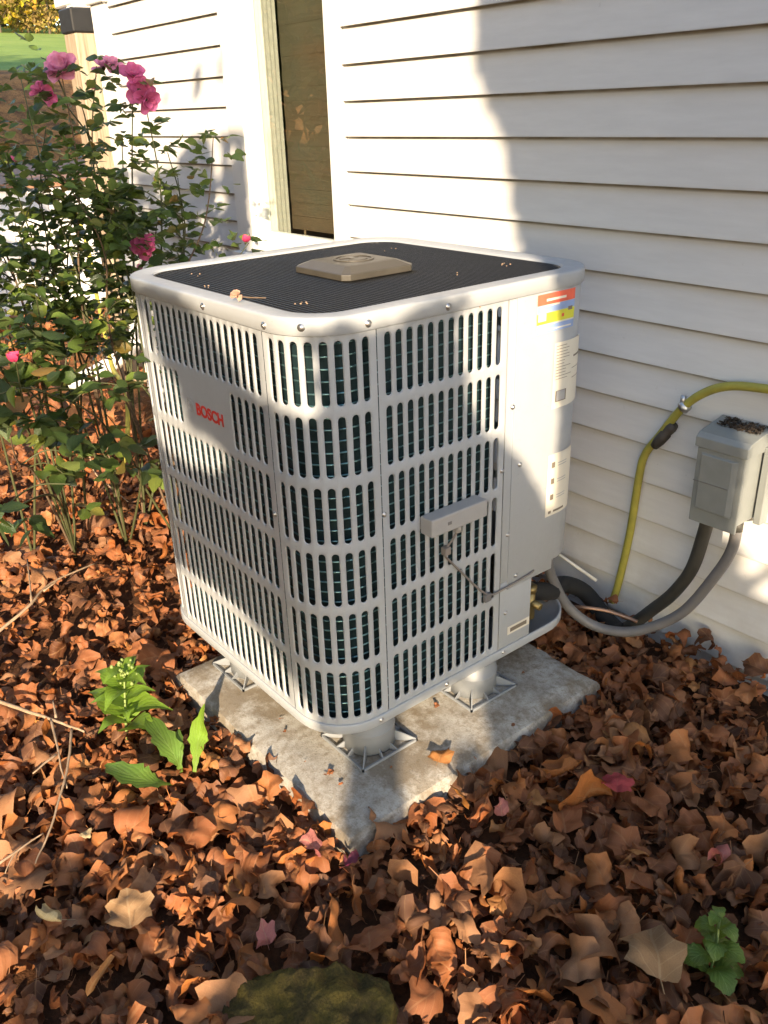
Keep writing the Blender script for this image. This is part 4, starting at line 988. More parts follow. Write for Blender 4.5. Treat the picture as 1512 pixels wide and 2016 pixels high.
blade([atz(356, 1515, .05), atz(353, 1495, .08), atz(351, 1468, .10), atz(352, 1436, .105)], [.003, .004, .008, .012, .010, .002], M['dand'], 'leaf', dan, .2, 5, True, .1, 4)
# lush bright weed left of the slab
wb = atz(250, 1455, .04)
wd_ = empty('weed', tuple(wb), label='bright green leafy weed with pointed leaves in sun left of the slab', cat='weed')
topw = wb + Vector((-.02, .03, .17)); rr_ = random.Random(12)
mb = MB(); stem_p = smooth_path([wb, wb + Vector((.004, .006, .07)), topw], 5); mb.tube(stem_p, [.004 - .002 * i / (len(stem_p) - 1) for i in range(len(stem_p))], 7)
o = link('stem', mb.mesh('stem', M['stem'], True)); o.parent = wd_; o.matrix_parent_inverse = Matrix.Translation(-wb)
OV = [.003, .024, .038, .036, .026, .014, .006, .0008]
for i in range(16):
    f = .18 + .82 * i / 15; p = wb.lerp(topw, f); a = i * 2.4 + .3; L_ = (.104 - .050 * f) * rr_.uniform(.8, 1.2); d = Vector((math.cos(a), math.sin(a), 0)); k_ = L_ / .085; lift = rr_.uniform(-.004, .028) * k_
    tw_ = Vector((-d.y, d.x, 0)) * rr_.uniform(-.015, .015)
    blade([p, p + d * L_ * .30 + Vector((0, 0, .016 * k_)), p + d * L_ * .72 + tw_ + Vector((0, 0, .018 * k_ + lift * .6)), p + d * L_ * 1.15 + tw_ * 1.6 + Vector((0, 0, lift))], [w_ * k_ * rr_.uniform(.9, 1.1) for w_ in OV], M['weed'], 'leaf', wd_, rr_.uniform(.05, .35), 5, True, .06, i)
mb = MB()
for i in range(26):
    c = topw + Vector((rr_.uniform(-.035, .035), rr_.uniform(-.03, .03), rr_.uniform(-.02, .02))); s_ = rr_.uniform(.003, .0055)
    mb.loft([[c + Vector((s_ * q * math.cos(2 * PI * j / 6), s_ * q * math.sin(2 * PI * j / 6), h)) for j in range(6)] for q, h in ((.4, -s_), (1, 0), (.4, s_))], True, True, True)
o = link('bud_cluster', mb.mesh('bud_cluster', M['stem'], True)); o.parent = wd_; o.matrix_parent_inverse = Matrix.Translation(-wb); tag(o, kind='stuff')
# darker weed with rounded leaves, bottom corner
wb2 = atz(1395, 1925, .045)
w2 = empty('weed', tuple(wb2), label='dark green weed with rounded scalloped leaves in the shaded litter', cat='weed')
rr_ = random.Random(5); tw2 = wb2 + Vector((-.02, .045, .085))
mb = MB(); mb.tube(smooth_path([wb2, wb2 + Vector((-.006, .02, .05)), tw2], 4), .0022, 7); o = link('stem', mb.mesh('stem', M['stem'], True)); o.parent = w2; o.matrix_parent_inverse = Matrix.Translation(-wb2)
RDW = [.002, .010, .019, .022, .021, .017, .010, .002]
for i in range(13):
    f = i / 12; p = wb2.lerp(tw2, f); a = i * 2.4 + 1.0; L_ = (.055 - .028 * f) * rr_.uniform(.85, 1.1); d = Vector((math.cos(a), math.sin(a), 0)); k_ = L_ / .052
    blade([p, p + d * L_ * .4 + Vector((0, 0, .018)), p + d * L_ * .8 + Vector((0, 0, .016)), p + d * L_ * 1.05 + Vector((0, 0, .006))], [w_ * k_ for w_ in RDW], M['weed2'], 'leaf', w2, .15, 5, True, .13, i)
# twigs
def twig(name, paths, label, rad=.0052):
    p0 = atz(*paths[0][0]); mb = MB()
    e = None
    for j, P in enumerate(paths):
        pts = [atz(*q) for q in P]; pts = smooth_path(pts, 4); n = len(pts); R0 = rad * (1 if j == 0 else .65)
        for i in range(n): pts[i] = pts[i] + Vector((noise.noise(pts[i] * 30), noise.noise(pts[i] * 30 + Vector((9, 0, 0))), 0)) * .004
        mb.tube(pts, [R0 * (1 - .55 * i / (n - 1)) for i in range(n)], 7)
    o = mb.obj(name, M['twig'], None, True); return tag(o, label, 'twig', 'dry twigs on the leaves')
twig('dry_twig', [[(-20, 1375, .09), (60, 1402, .10), (105, 1418, .105), (165, 1440, .10)], [(100, 1416, .105), (112, 1470, .10), (132, 1550, .085)], [(142, 1432, .10), (135, 1500, .10), (112, 1590, .09), (90, 1655, .08), (70, 1700, .07)], [(112, 1485, .10), (64, 1522, .10)], [(110, 1412, .105), (104, 1380, .11)]], 'forked dry branch lying left of the bright green weed')
twig('dry_twig', [[(-10, 1250, .08), (55, 1195, .11), (100, 1148, .11), (190, 1108, .09)], [(62, 1190, .11), (54, 1100, .12)], [(84, 1165, .11), (112, 1145, .12)]], 'pale forked twig lying in the leaves below the rose bush')
twig('dry_twig', [[(172, 870, .20), (180, 910, .15), (190, 935, .11), (220, 962, .09), (252, 988, .07)], [(222, 964, .09), (243, 944, .10)]], 'thin dead twig leaning under the roses beside the unit', .0042)
twig('dry_twig', [[(0, 1700, .09), (40, 1670, .09), (85, 1640, .085)], [(30, 1675, .09), (10, 1720, .08)]], 'thin twig half hidden in the litter above the cream leaf', .003)
# mossy stone
ms = MB(); n1, n2 = 110, 44; sc_ = STONE.copy(); loops = []
for j in range(n2 + 1):
    ph = PI / 2 * j / n2; L = []
    for i in range(n1):
        a = 2 * PI * i / n1; sx = .150; sy = .105
        d = Vector((math.cos(a), math.sin(a), 0)); rr_ = math.cos(ph) ** .55
        p = Vector((d.x * sx * rr_, d.y * sy * rr_, .082 * math.sin(ph) ** .7))
        p *= 1 + .22 * noise.noise(p * 15 + Vector((3, 1, 0))) + .08 * noise.noise(p * 40); p.z += .016 * noise.noise(p * 26) + .007 * noise.noise(p * 60) + .004 * noise.noise(p * 150)
        q = Matrix.Rotation(.9, 3, 'Z') @ p; L.append(sc_ + q - Vector((0, 0, .022)))
    loops.append(L)
ms.loft(loops, True, False, True); o = ms.obj('mossy_stone', M['moss'], None, True); tag(o, 'brown-green moss covered stone half buried in the leaves', 'stone')

# ================================================================== ROSE BUSH
bush = empty('rose_bush', (-1.55, .10, 0), label='tall pink rose bush growing between the unit and the house corner', cat='rose bush'); BL = Vector(bush.location)
def bpart(o, parent=None): return attach(o, parent or bush)
rb = random.Random(9)
tips = []          # canes: base -> tip (photo pixel and depth give the tip)
def tipw(px, py, dist): return att(px, py, dist)
bases = [Vector((-1.62, -.10, 0)), Vector((-1.55, .02, 0)), Vector((-1.48, .18, 0)), Vector((-1.70, .12, 0)), Vector((-1.40, .34, 0)), Vector((-1.60, .30, 0))]
T = [(120, 140, 2.85), (190, 130, 3.0), (262, 150, 2.95), (285, 200, 2.95), (40, 150, 2.8), (-40, 220, 2.8), (90, 250, 2.9), (170, 260, 2.85), (240, 280, 2.95), (330, 300, 2.95), (420, 270, 2.9), (350, 350, 2.95),
     (60, 340, 2.75), (10, 300, 2.7), (150, 380, 2.85), (230, 400, 2.95), (310, 420, 2.95), (285, 500, 2.9), (490, 478, 2.95), (30, 440, 2.7), (110, 480, 2.8), (200, 520, 2.9), (-20, 520, 2.65), (30, 700, 2.35), (100, 640, 2.6), (180, 620, 2.75),
     (60, 760, 2.45), (140, 700, 2.65), (275, 885, 2.55), (120, 830, 2.6), (20, 860, 2.45), (-40, 640, 2.4), (-60, 400, 2.6), (5, 1000, 2.3), (180, 320, 2.75), (110, 330, 2.7), (70, 580, 2.6), (240, 640, 2.85)]
leafs = []
def add_leaflets(path, start=.25, dens=1.0, big=1.0):
    n = len(path)
    step = max(1, int(2.0 / dens))
    for i in range(int(n * start), n, step):
        p = path[i]; t = (path[min(i + 1, n - 1)] - path[max(i - 1, 0)]).normalized()
        a = i * 2.4 + rb.uniform(-.5, .5); s_ = t.orthogonal().normalized(); c_ = t.cross(s_)
        d = (s_ * math.cos(a) + c_ * math.sin(a) + t * .35).normalized()
        rl_ = rb.uniform(.05, .09) * big
        for k, (u_, sd) in enumerate(((.5, -1), (.5, 1), (.85, -1), (.85, 1), (1.0, 0))):
            if rb.random() < .12: continue
            q = p + d * rl_ * u_; side = d.cross(Vector((0, 0, 1)))
            if side.length < .1: side = Vector((1, 0, 0))
            side.normalize(); dr = (d * (.5 if sd else 1) + side * sd * .9 + Vector((0, 0, rb.uniform(-.45, .25)))).normalized()
            leafs.append((q, dr, rb.uniform(.030, .050) * big, rb.uniform(-.9, .9)))
mbc = []; 
for i, (px, py, ds) in enumerate(T):
    tip = tipw(px, py, ds); b = min(bases, key=lambda q: (q - Vector((tip.x, tip.y, 0))).length + rb.uniform(0, .25))
    h = tip.z; m1 = b.lerp(tip, .35) + Vector((rb.uniform(-.05, .05), rb.uniform(-.05, .05), h * .18 + .05)); m2 = b.lerp(tip, .72) + Vector((rb.uniform(-.05, .05), rb.uniform(-.05, .05), h * .10))
    path = smooth_path([b, m1, m2, tip], 9)
    mb = MB(); mb.tube(path, [.0046 - .0032 * k / (len(path) - 1) for k in range(len(path))], 7)
    bpart(mb.obj('cane', M['cane'] if i % 5 else M['deadcane'], None, True))
    add_leaflets(path, .34 if py < 600 else .3, 1.15 if py < 560 else .28, .95 if py < 560 else 1.45)
    for k in range(2):            # side shoots
        j = rb.randrange(int(len(path) * .45), len(path) - 2); p = path[j]; e = p + Vector((rb.uniform(-.2, .2), rb.uniform(-.2, .2), rb.uniform(-.02, .16)))
        u_, v_, _ = topx(e)
        if u_ > 300 and v_ < 640: continue
        if u_ > 345 - max(0, (1000 - v_) * .1): continue
        sp = smooth_path([p, p.lerp(e, .5) + Vector((0, 0, .03)), e], 5); mb = MB(); mb.tube(sp, [.0028 - .0015 * q / (len(sp) - 1) for q in range(len(sp))], 6)
        bpart(mb.obj('cane', M['cane'], None, True)); add_leaflets(sp, .2, 1.0 if py < 560 else .3, .95 if py < 560 else 1.4)
def rose_leaf_base(seed, fold, curl):
    r = random.Random(seed); n = 9; V = []; U = []; F = []
    for i in range(n):
        f = i / (n - 1); w_ = .36 * math.sin(PI * f ** .80) ** .85 * (1 - .18 * f) + .004; ser = 1 + .07 * (1 if i % 2 else -1)
        z0 = -curl * f * f
        for q in (-1, -.5, 0, .5, 1):
            V.append((q * w_ * (ser if abs(q) == 1 else 1), f, z0 + fold * abs(q) * w_ + .02 * noise.noise(Vector((q * 2, f * 4, seed))))); U.append((q * .5 + .5, f))
    for i in range(n - 1):
        for k in range(4): a = i * 5 + k; F.append((a, a + 1, a + 6, a + 5))
    return np.array(V, dtype=np.float32), F, np.array(U, dtype=np.float32)
RB = [rose_leaf_base(i, fo, cu) for i, (fo, cu) in enumerate(((.25, .10), (.5, .25), (.1, .35), (-.15, .05), (.35, -.1)))]
def leafmat(q, d, s_, roll):
    y = d.normalized(); x = y.cross(Vector((0, 0, 1))); x = x.normalized() if x.length > .05 else Vector((1, 0, 0)); z = x.cross(y)
    if z.z < 0: x = -x; z = -z
    m = Matrix((x, y, z)).transposed().to_4x4()
    return Matrix.Translation(q) @ m @ Matrix.Rotation(roll, 4, 'Y') @ Matrix.Scale(s_, 4)
SPEC = []
for px, py, ds, dpx, dpy, s_ in ((264, 706, 2.04, 306, 702, .034), (250, 880, 2.5, 300, 886, .055), (200, 690, 2.6, 130, 690, .06), (80, 655, 2.3, 175, 665, .065), (60, 735, 2.3, 140, 715, .06), (0, 1005, 2.2, 75, 1000, .062), (100, 625, 2.5, 170, 620, .05), (30, 760, 2.3, 20, 800, .05), (405, 258, 2.9, 440, 250, .03), (405, 265, 2.9, 402, 290, .03)):
    a = att(px, py, ds); b = att(dpx, dpy, ds - .01); SPEC.append(((a, b - a, s_ * 1.05, .25), *topx(a)))
keep = []
for l in leafs:
    u, v, dz = topx(l[0])
    if inunit(l[0].x, l[0].y, .03) and l[0].z < 1.1: continue
    if u > 505 or (u > 300 and v < 235) or (u > 262 and 640 < v < 1200 and l[2] < .041): continue
    if l[0].y > YW - .04 or l[0].z < .05: continue
    keep.append((l, u, v, dz))
keep.sort(key=lambda k: -(k[0][2] / k[3]) * (1 if (0 < k[1] < 1512 and 0 < k[2] < 2016) else .01))
RLM = [mesh_from('leaf', v, f, M['rose1'], True, u) for v, f, u in RB]
keep = SPEC + keep
for (l, u, v, dz) in keep[:296]:
    o = link('leaf', RLM[rb.randrange(5)]); mw = leafmat(*l); o.parent = bush; o.matrix_parent_inverse = Matrix.Translation(-BL); o.matrix_basis = mw
o = link('foliage', merged('foliage', [(leafmat(*l), rb.randrange(5)) for (l, u, v, dz) in keep[296:]], RB, M['rose2'])); bpart(o); tag(o, kind='stuff')
def petal_mesh(wid, cup, mat, seed):
    V = []; U = []; F = []; n, m_ = 7, 7; r = random.Random(seed)
    for i in range(n):
        f = i / (n - 1); w_ = wid * (math.sin(PI * (f * .82 + .06)) ** .6)
        for k in range(m_):
            q = k / (m_ - 1) * 2 - 1
            x = q * w_; y = -cup * (1 - (q * .9) ** 2) * math.sin(PI * f * .75) * .5 ; z = f + .06 * noise.noise(Vector((q * 1.5, f * 2.5, seed)))
            y -= .34 * max(0, f - .72) * cup * 2.4; V.append((x, y + .05 * noise.noise(Vector((q * 2, f * 3, seed + 9))), z)); U.append((q * .5 + .5, f))
    for i in range(n - 1):
        for k in range(m_ - 1): a = i * m_ + k; F.append((a, a + 1, a + m_ + 1, a + m_))
    return mesh_from('petal', V, F, mat, True, U)
PMS = {k: [petal_mesh(.55, .7, M[k], s_) for s_ in (1, 2, 3)] for k in ('rose', 'rosepale', 'rosered')}
def bloom(px, py, ds, size, mat, axis, opened=1.0, npet=15, seed=0):
    c = att(px, py, ds); ax = Vector(axis).normalized(); r = random.Random(seed)
    mb = MB(); q = ax.to_track_quat('Z', 'Y').to_matrix().to_4x4(); base = Matrix.Translation(c) @ q
    rg = lambda rr_, z: [base @ Vector((rr_ * math.cos(2 * PI * i / 8), rr_ * math.sin(2 * PI * i / 8), z)) for i in range(8)]
    mb.loft([rg(.002, -size * .35), rg(size * .16, -size * .2), rg(size * .2, 0), rg(size * .05, size * .12)], True, True, True)
    for i in range(5):
        a = 2 * PI * i / 5; mb.add([base @ Vector((size * .16 * math.cos(a - .4), size * .16 * math.sin(a - .4), 0)), base @ Vector((size * .16 * math.cos(a + .4), size * .16 * math.sin(a + .4), 0)), base @ Vector((size * .7 * math.cos(a), size * .7 * math.sin(a), -size * .12))], [(0, 1, 2)])
    o = bpart(mb.obj('bloom', M['cane'], None, True))
    for i in range(npet):
        f = i / (npet - 1); a = i * 2.39996 + r.uniform(-.2, .2); tilt = opened * (.12 + 1.05 * f) * r.uniform(.85, 1.15); sc0 = size * (.58 + .42 * f) * r.uniform(.9, 1.1)
        mtx = base @ Matrix.Rotation(a, 4, 'Z') @ Matrix.Translation((0, -size * .06 * (1 + f), 0)) @ Matrix.Rotation(tilt, 4, 'X') @ Matrix.Scale(sc0, 4)
        pt = link('petal', PMS[mat][i % 3]); attach(pt, o); pt.matrix_basis = mtx
    return o
tc = (.6, -.55, .35)
bloom(120, 134, 2.83, .044, 'rosepale', (.55, -.5, .55), 1.0, 17, 1)
bloom(203, 130, 3.0, .036, 'rosepale', (.1, -.2, .9), 1.35, 8, 2)
bloom(222, 126, 2.98, .036, 'rosepale', (.5, .1, .8), 1.4, 7, 3)
bloom(262, 146, 2.95, .041, 'rose', (.7, -.1, .6), 1.35, 10, 4)
bloom(274, 178, 2.93, .041, 'rose', (.75, -.3, .2), 1.25, 12, 5)
bloom(289, 198, 2.92, .038, 'rose', (.6, .1, -.3), 1.2, 8, 6)
bloom(184, 163, 2.98, .026, 'rose', (.1, -.3, -.9), .8, 6, 7)
bloom(286, 484, 2.84, .038, 'rose', (.7, -.55, .15), 1.0, 16, 8)
bloom(78, 178, 2.85, .030, 'rose', (.2, -.4, .5), 1.2, 7, 9)
bloom(100, 188, 2.85, .026, 'rose', (.5, -.4, .1), 1.2, 6, 10)
bloom(28, 712, 2.34, .026, 'rosered', (.05, 0, 1), .12, 7, 11)
bloom(484, 476, 2.95, .024, 'rosered', (.3, 0, 1), .14, 6, 12)
bloom(30, 318, 2.7, .016, 'rose', (0, 0, 1), .15, 6, 13)
bloom(275, 532, 2.9, .02, 'rosepale', (.3, -.3, .4), 1.4, 6, 14)

# ================================================================== BEYOND THE HOUSE CORNER
pc = aty(155, 60, 1.16); pst = empty('wooden_post', (-3.47, 1.13, 0), label='weathered wooden post with black iron collar beside the house corner', cat='post')
mb = MB(); mb.box((-.072, -.072, 0), (.072, .072, 1.755)); link('post', mb.mesh('post', M['wood']), pst).modifiers.new('b', 'BEVEL').width = .006
mb = MB(); mb.box((-.080, -.080, 1.756), (.080, .080, 1.86)); link('iron_collar', mb.mesh('iron_collar', M['iron']), pst).modifiers.new('b', 'BEVEL').width = .006
mb = MB(); mb.box((-.19, -.05, 1.875), (.03, .05, 2.02)); mb.box((-.05, -.05, 1.8605), (.05, .05, 1.8745)); link('bracket', mb.mesh('bracket', M['white']), pst).modifiers.new('b', 'BEVEL').width = .01
dk = empty('deck', (-7.0, 2.2, 0), label='low deck with white board skirting and brown floor behind the roses', cat='deck'); KL = Vector(dk.location)
def kp(name, mb, mat, bevel=0.0): o = mb.obj(name, mat, None, False, bevel); o.parent = dk; o.matrix_parent_inverse = Matrix.Translation(-KL); return o
DX0, DX1, DY0, DY1 = -9.0, -5.6, .55, 4.2
for i in range(26):                # skirting boards facing the garden
    y = DY0 + (DY1 - DY0) * i / 26; mb = MB(); mb.box((DX1 - .02, y + .003, .02), (DX1, y + (DY1 - DY0) / 26 - .003, .93)); kp('skirting_board', mb, M['white'])
for i in range(24):
    x = DX0 + (DX1 - .03 - DX0) * i / 24; mb = MB(); mb.box((x + .003, DY0, .02), (x + (DX1 - .03 - DX0) / 24 - .003, DY0 + .02, .93)); kp('skirting_board', mb, M['white'])
for i in range(24):
    x = DX0 + (DX1 + .03 - DX0) * i / 24; mb = MB(); mb.box((x + .003, DY0 - .03, .935), (x + (DX1 + .03 - DX0) / 24 - .003, DY1, .975)); kp('deck_board', mb, M['deckb'])
# downspout elbow at the foot of the corner board
el = MB(); ep = [Vector((-3.05, 1.00, .95)), Vector((-3.05, 1.00, .42)), Vector((-3.06, .97, .32)), Vector((-3.12, .90, .24)), Vector((-3.22, .80, .16)), Vector((-3.34, .70, .10))]
el.tube(smooth_path(ep, 6), .042, 12, True); o = el.obj('downspout', M['trim'], None, True); tag(o, 'white downspout pipe bending outward at the foot of the house corner', 'downspout')
hz = MB(); hz.tube(smooth_path([aty(108, 383, .97), aty(140, 405, .95), aty(163, 455, .93), aty(178, 510, .92), aty(186, 560, .88), aty(205, 650, .80), aty(222, 725, .72), aty(250, 776, .62), Vector((-2.2, .50, .03))], 6), .011, 8); o = hz.obj('yellow_hose', M['yellow'], None, True); tag(o, 'thin yellow hose arching behind the rose bush to the ground', 'hose')

# ================================================================== TREES
def tree(name, x, y, h, cr, mat, label, seed, n=1500, ls=.22, zlow=.3, cat='tree', group='trees beyond the lawn', trunk_r=.16):
    z0 = hill(x, y) - .1; r = np.random.RandomState(seed); e = empty(name, (x, y, z0), label=label, cat=cat, group=group)
    mb = MB(); tp = [Vector((0, 0, 0)), Vector((.1, 0, h * .3)), Vector((-.05, .1, h * .6)), Vector((0, 0, h * .92))]; P = smooth_path(tp, 4)
    mb.tube(P, [trunk_r * (1 - .8 * i / (len(P) - 1)) for i in range(len(P))], 8)
    for k in range(7):
        zz_ = h * (zlow + .08 + .08 * k); a = k * 2.4; ee = Vector((math.cos(a) * cr * .75, math.sin(a) * cr * .75, zz_ + h * .15)); mb.tube([Vector((0, 0, zz_)), ee * .55 + Vector((0, 0, zz_ * .48)), ee], [trunk_r * .4, trunk_r * .25, trunk_r * .08], 6)
    link('trunk', mb.mesh('trunk', M['bark'], True), e)
    cl_ = [(r.normal(0, cr * .5), r.normal(0, cr * .5), h * r.uniform(zlow + .05, .97)) for _ in range(26)]
    V = []; F = []
    for i in range(n):
        c = cl_[r.randint(26)]; k = max(.25, 1 - abs(c[2] / h - .55)); p = Vector((c[0] * k + r.normal(0, cr * .2), c[1] * k + r.normal(0, cr * .2), c[2] + r.normal(0, h * .06)))
        if p.z < h * zlow * .8: continue
        a = Vector(r.normal(0, 1, 3)).normalized() * ls * r.uniform(.6, 1.2); b = a.orthogonal().normalized() * ls * .6; q = len(V)
        V += [p - a * .5, p + b * .5, p + a * .5, p - b * .5]; F.append((q, q + 1, q + 2, q + 3))
    cw_ = link('crown', mesh_from('crown', V, F, mat), e)
    return e
def far(px, dist): d = ray(px, 100); d = Vector((d.x, d.y, 0)).normalized(); return CAM.x + d.x * dist, CAM.y + d.y * dist
trees = [(-30, 38, 10.5, 3.8, 'ty', 'bright yellow autumn tree nearest the lawn edge', 1), (40, 43, 11.5, 4.0, 'ty', 'tall yellow-green tree above the sunlit lawn', 2), (85, 46, 9.0, 3.2, 'tg', 'dark green tree between the yellow one and the house corner', 3), (112, 50, 9.2, 2.8, 'tr', 'rust red tree just beside the house corner', 4), (15, 49, 9.5, 4.2, 'tg', 'dark bushy tree in shade behind the yellow one', 5), (140, 52, 9, 3.5, 'tg', 'dark evergreen tree partly behind the wooden post', 6), (-90, 44, 9, 3.5, 'tg', 'dark tree at the left end of the tree line', 7)]
for px, ds, h, cr, mt, lb, sd in trees: x, y = far(px, ds); tree('autumn_tree', x, y, h, cr, M[mt], lb, sd, 5200, .30, .02)
for i, (tx_, ty_, th_, mt) in enumerate(((-33, -13, 9, 'tr'), (-38, -19, 11, 'ty'), (-28, -17, 9, 'tb'), (-44, -15, 12, 'tg'), (-36, -9, 10, 'tr'), (-30, -22, 10, 'tg'))):
    tree('autumn_tree', tx_, ty_, th_, 3.6, M[mt], 'autumn tree %s of the grove on the leafy slope out of view' % ('one two three four five six'.split()[i]), 61 + i, 3200, .42, .02, 'tree', 'grove on the leafy slope', .16)
for px, ds, lb, sd in ((8, 36, 'tan dry shrub at the top edge of the lawn', 21), (62, 37, 'straw coloured shrub under the yellow tree', 22), (104, 37, 'golden shrub at the lawn edge beside the post', 23)):
    x, y = far(px, ds); tree('dry_shrub', x, y, 2.4, 1.3, M['tb'], lb, sd, 900, .16, .05, 'shrub', 'dry shrubs along the lawn', .05)
# ---- unseen trees added behind the camera to shade this corner of the garden
tree('added_shade_tree', 3.9, -9.7, 11.0, 2.0, M['tg'], 'unseen tall tree added behind the viewer to lay shade across the lawn', 31, 9000, .34, .45, 'tree', 'shade trees added behind the viewer', .2)
for i, (hx, hy, hh) in enumerate(((-1.4, -3.9, 6.2), (-2.9, -4.2, 7.0), (-4.4, -3.9, 6.4), (-6.0, -4.3, 7.2), (-7.6, -4.0, 6.6), (0.0, -4.6, 6.0))):  # added row that blocks the sky light from this side
    tree('added_evergreen', hx, hy, hh, 1.5, M['tg'], 'unseen dark evergreen number %s in a row added behind the viewer to dim the sky light' % ('one two three four five six'.split()[i]), 41 + i, 5200, .34, .02, 'tree', 'evergreens added behind the viewer', .12)
POLY_LEFT = [[(258, 600), (272, 612), (300, 690), (345, 760), (368, 840), (405, 862), (450, 900), (430, 925), (380, 912), (330, 885), (290, 835), (262, 700)],
             [(345, 572), (400, 592), (440, 602), (520, 640), (540, 652), (545, 805), (520, 780), (500, 772), (460, 712), (420, 652), (380, 602)],
             [(325, 1098), (350, 1115), (420, 1160), (480, 1210), (540, 1290), (590, 1370), (622, 1420), (600, 1470), (340, 1260)]]
POLY_COR = [[(530, 640), (600, 672), (650, 690), (665, 740), (655, 800), (610, 815), (545, 805)]]
POLY_RIGHT = [[(925, 592), (1000, 575), (1088, 558), (1092, 700), (1090, 900), (1084, 1005), (1062, 960), (1030, 905), (1000, 868), (960, 850), (930, 790), (918, 720), (905, 655)],
              [(715, 625), (800, 600), (800, 622), (715, 648)]]
POLY_WALL = [[(-2500, -1500), (935, -1500), (935, 0), (925, 130), (945, 190), (985, 290), (1000, 400), (1015, 510), (700, 560), (500, 560), (490, 262), (430, 255), (380, 262), (330, 330), (150, 330), (120, 250), (-200, 300), (-2500, 330)],
             [(1470, 1060), (1512, 985), (1700, 950), (1700, 1260), (1512, 1180), (1480, 1130)]]
def to2(polys, fn, ax): 
    out = []
    for P in polys: out.append(np.array([[fn(*p)[ax], fn(*p)[2]] for p in P]))
    return out
LIT = {'left': to2(POLY_LEFT + POLY_COR, lambda a, b: aty(a, b, 0.0), 0), 'right': to2(POLY_RIGHT, lambda a, b: atx(a, b, 0.0), 1)}
LIT['wall'] = [np.array([(.176, .40), (.296, .40), (.296, .66), (.176, .66)])] + [np.array([[(-8 if p[0] <= -2000 else aty(p[0], max(p[1], -400), YW).x), (5 if p[1] <= -1000 else aty(max(p[0], -300), p[1], YW).z)] for p in P]) for P in POLY_WALL]
def inside(P, x, y):
    n = len(P); c = False; j = n - 1
    for i in range(n):
        if (P[i][1] > y) != (P[j][1] > y) and x < (P[j][0] - P[i][0]) * (y - P[i][1]) / (P[j][1] - P[i][1] + 1e-12) + P[i][0]: c = not c
        j = i
    return c
OV_ = atz(925, 1490, .07)
EV = Vector((.607, .794, 0)).normalized()
def sunlit(p):
    """is the sun meant to reach the first surface met from p along the light?"""
    best = None
    d = SDIR
    def hit(t, s):
        nonlocal best
        if t > 0 and (best is None or t < best[0]): best = (t, s)
    t = (0 - p.x) / d.x; q = p + d * t
    if 0 <= q.y <= D and .16 < q.z < LT: hit(t, 'right')
    t = (0 - p.y) / d.y; q = p + d * t
    if -W <= q.x <= 0 and .16 < q.z < LT: hit(t, 'left')
    t = (LT - p.z) / d.z; q = p + d * t
    if -W <= q.x <= 0 and 0 <= q.y <= D: hit(t, 'top')
    t = (YW - p.y) / d.y; hit(t, 'wall')
    t = (.05 - p.z) / d.z; hit(t, 'ground')
    t, s = best; q = p + d * t
    if s == 'top': return EV.dot(q) < .50
    if s == 'ground':
        e = EV.dot(q) + .018 * noise.noise(Vector((q.x * 9, q.y * 9, 0)))
        if q.y > .8: return False
        a_ = -.794 * q.x + .607 * q.y
        if e < .015 and a_ < -.06 and noise.noise(Vector((q.x * 4.5, q.y * 4.5, 6))) < min(.10, (-.06 - a_) * .9 - .1): return False
        return (e < .015 and (q.x > -1.9 or noise.noise(Vector((q.x * 3, q.y * 3, 4))) > -.38)) or ((.138 if q.x > .16 else .155) < e < (.305 if q.x > .16 else .340) and not ((q.x - OV_.x) * .8 - (q.y - OV_.y) * .6) ** 2 / .13 ** 2 + ((q.x - OV_.x) * .6 + (q.y - OV_.y) * .8) ** 2 / .046 ** 2 < 1)
    if s == 'left': return any(inside(P, q.x, q.z) for P in LIT['left'])
    if s == 'right': return any(inside(P, q.y, q.z) for P in LIT['right'])
    if -3.2 < q.x < -2.0 and q.z > 1.42 and noise.noise(Vector((q.x * 5.2, q.z * 4.0, 8))) > .22 - .25 * (q.z > 1.72): return False
    if any(inside(P, q.x, q.z) for P in LIT['wall']): return True
    if q.x < -1.7: return noise.noise(Vector((q.x * 11, q.z * 11, 2))) > (.40 if q.z > .45 else -.1) or q.z < .2
    return False
VV_ = SDIR.cross(EV).normalized()
if VV_.z < 0: VV_ = -VV_
C0 = Vector((.1, .2, .55)) - SDIR * 3.3
rs = np.random.RandomState(77); V = []; F = []
ls = .021
GS = .0125
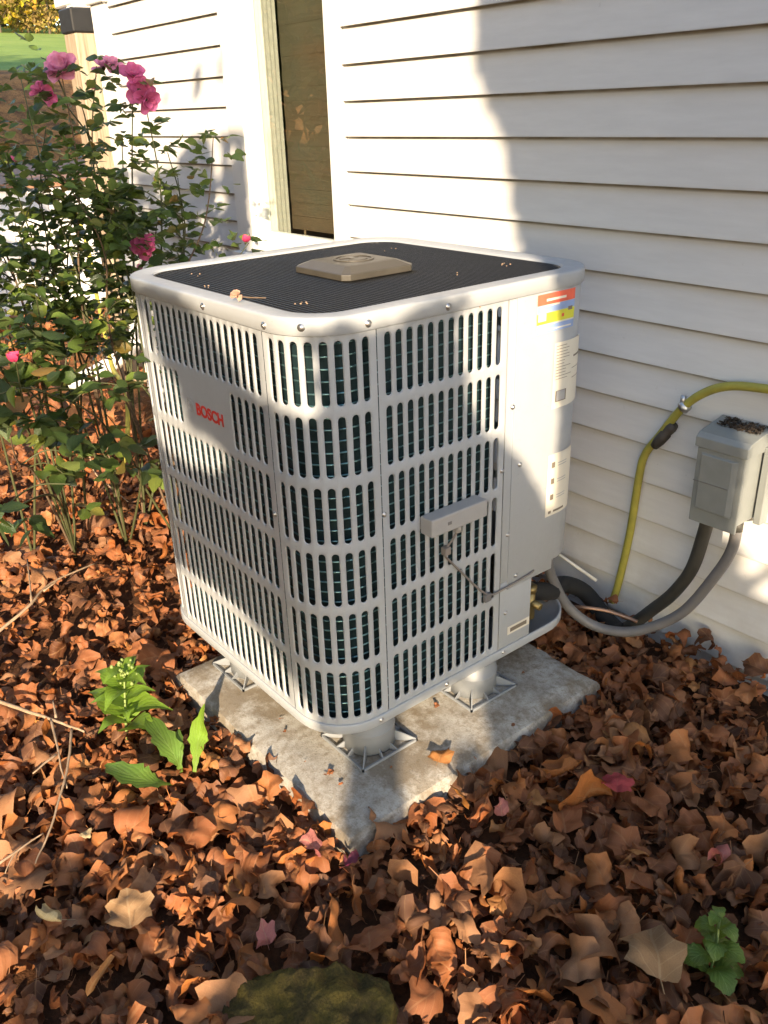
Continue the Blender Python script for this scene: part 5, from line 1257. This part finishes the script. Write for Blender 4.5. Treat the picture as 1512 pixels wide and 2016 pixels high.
ge = np.arange(-1.15, 1.75, GS); gvv = np.arange(-.95, 1.75, GS)
def cell(e_, v_): return C0 + EV * (e_ - EV.dot(C0)) + VV_ * v_
dark = np.zeros((len(ge), len(gvv)), bool)
for i, e_ in enumerate(ge):
    for j, v_ in enumerate(gvv): dark[i, j] = not sunlit(cell(e_, v_))
er = dark.copy()
er[1:] &= dark[:-1]; er[:-1] &= dark[1:]; er[:, 1:] &= dark[:, :-1]; er[:, :-1] &= dark[:, 1:]
cells = np.argwhere(er)
for rep_ in range(4):
    for (i, j) in cells:
        p = cell(ge[i] + rs.uniform(-.006, .006), gvv[j] + rs.uniform(-.006, .006)) + SDIR * rs.normal(0, .12)
        ph_ = rs.uniform(0, 2 * PI); a = (EV * math.cos(ph_) + VV_ * math.sin(ph_) + SDIR * rs.normal(0, .3)).normalized() * ls; b = (SDIR.cross(a).normalized() + SDIR * rs.normal(0, .25)).normalized() * ls * .8; q = len(V)
        V += [p - a * .6, p + b * .55, p + a * .75, p - b * .55]; F.append((q, q + 1, q + 2, q + 3))
st_e = empty('added_shade_tree', (C0.x + .3, C0.y + .2, 0), label='added small tree behind the viewer, its crown shaped to shade the unit and the wall', cat='tree', group='shade trees added behind the viewer')  # made-up tree: its crown is cut to the sun patches outlined above
o = link('crown', mesh_from('crown', V, F, M['tg'])); o.parent = st_e; o.matrix_parent_inverse = Matrix.Translation(-Vector(st_e.location))
mb = MB(); tb = Vector((C0.x + .3, C0.y + .2, 0)); mid_ = cell(.8, .2)
mb.tube(smooth_path([tb, tb + Vector((.02, .0, .5)), tb.lerp(mid_, .6), mid_], 5), [.06 - .03 * i / 15 for i in range(16)], 8)
for k in range(6):
    ee = cell(.75 + .5 * math.cos(k), .2 + .7 * math.sin(k * 1.3)); mb.tube([tb.lerp(mid_, .55), tb.lerp(mid_, .55).lerp(ee, .5), ee], [.025, .016, .006], 6)
o = link('trunk', mb.mesh('trunk', M['bark'], True)); o.parent = st_e; o.matrix_parent_inverse = Matrix.Translation(-Vector(st_e.location))
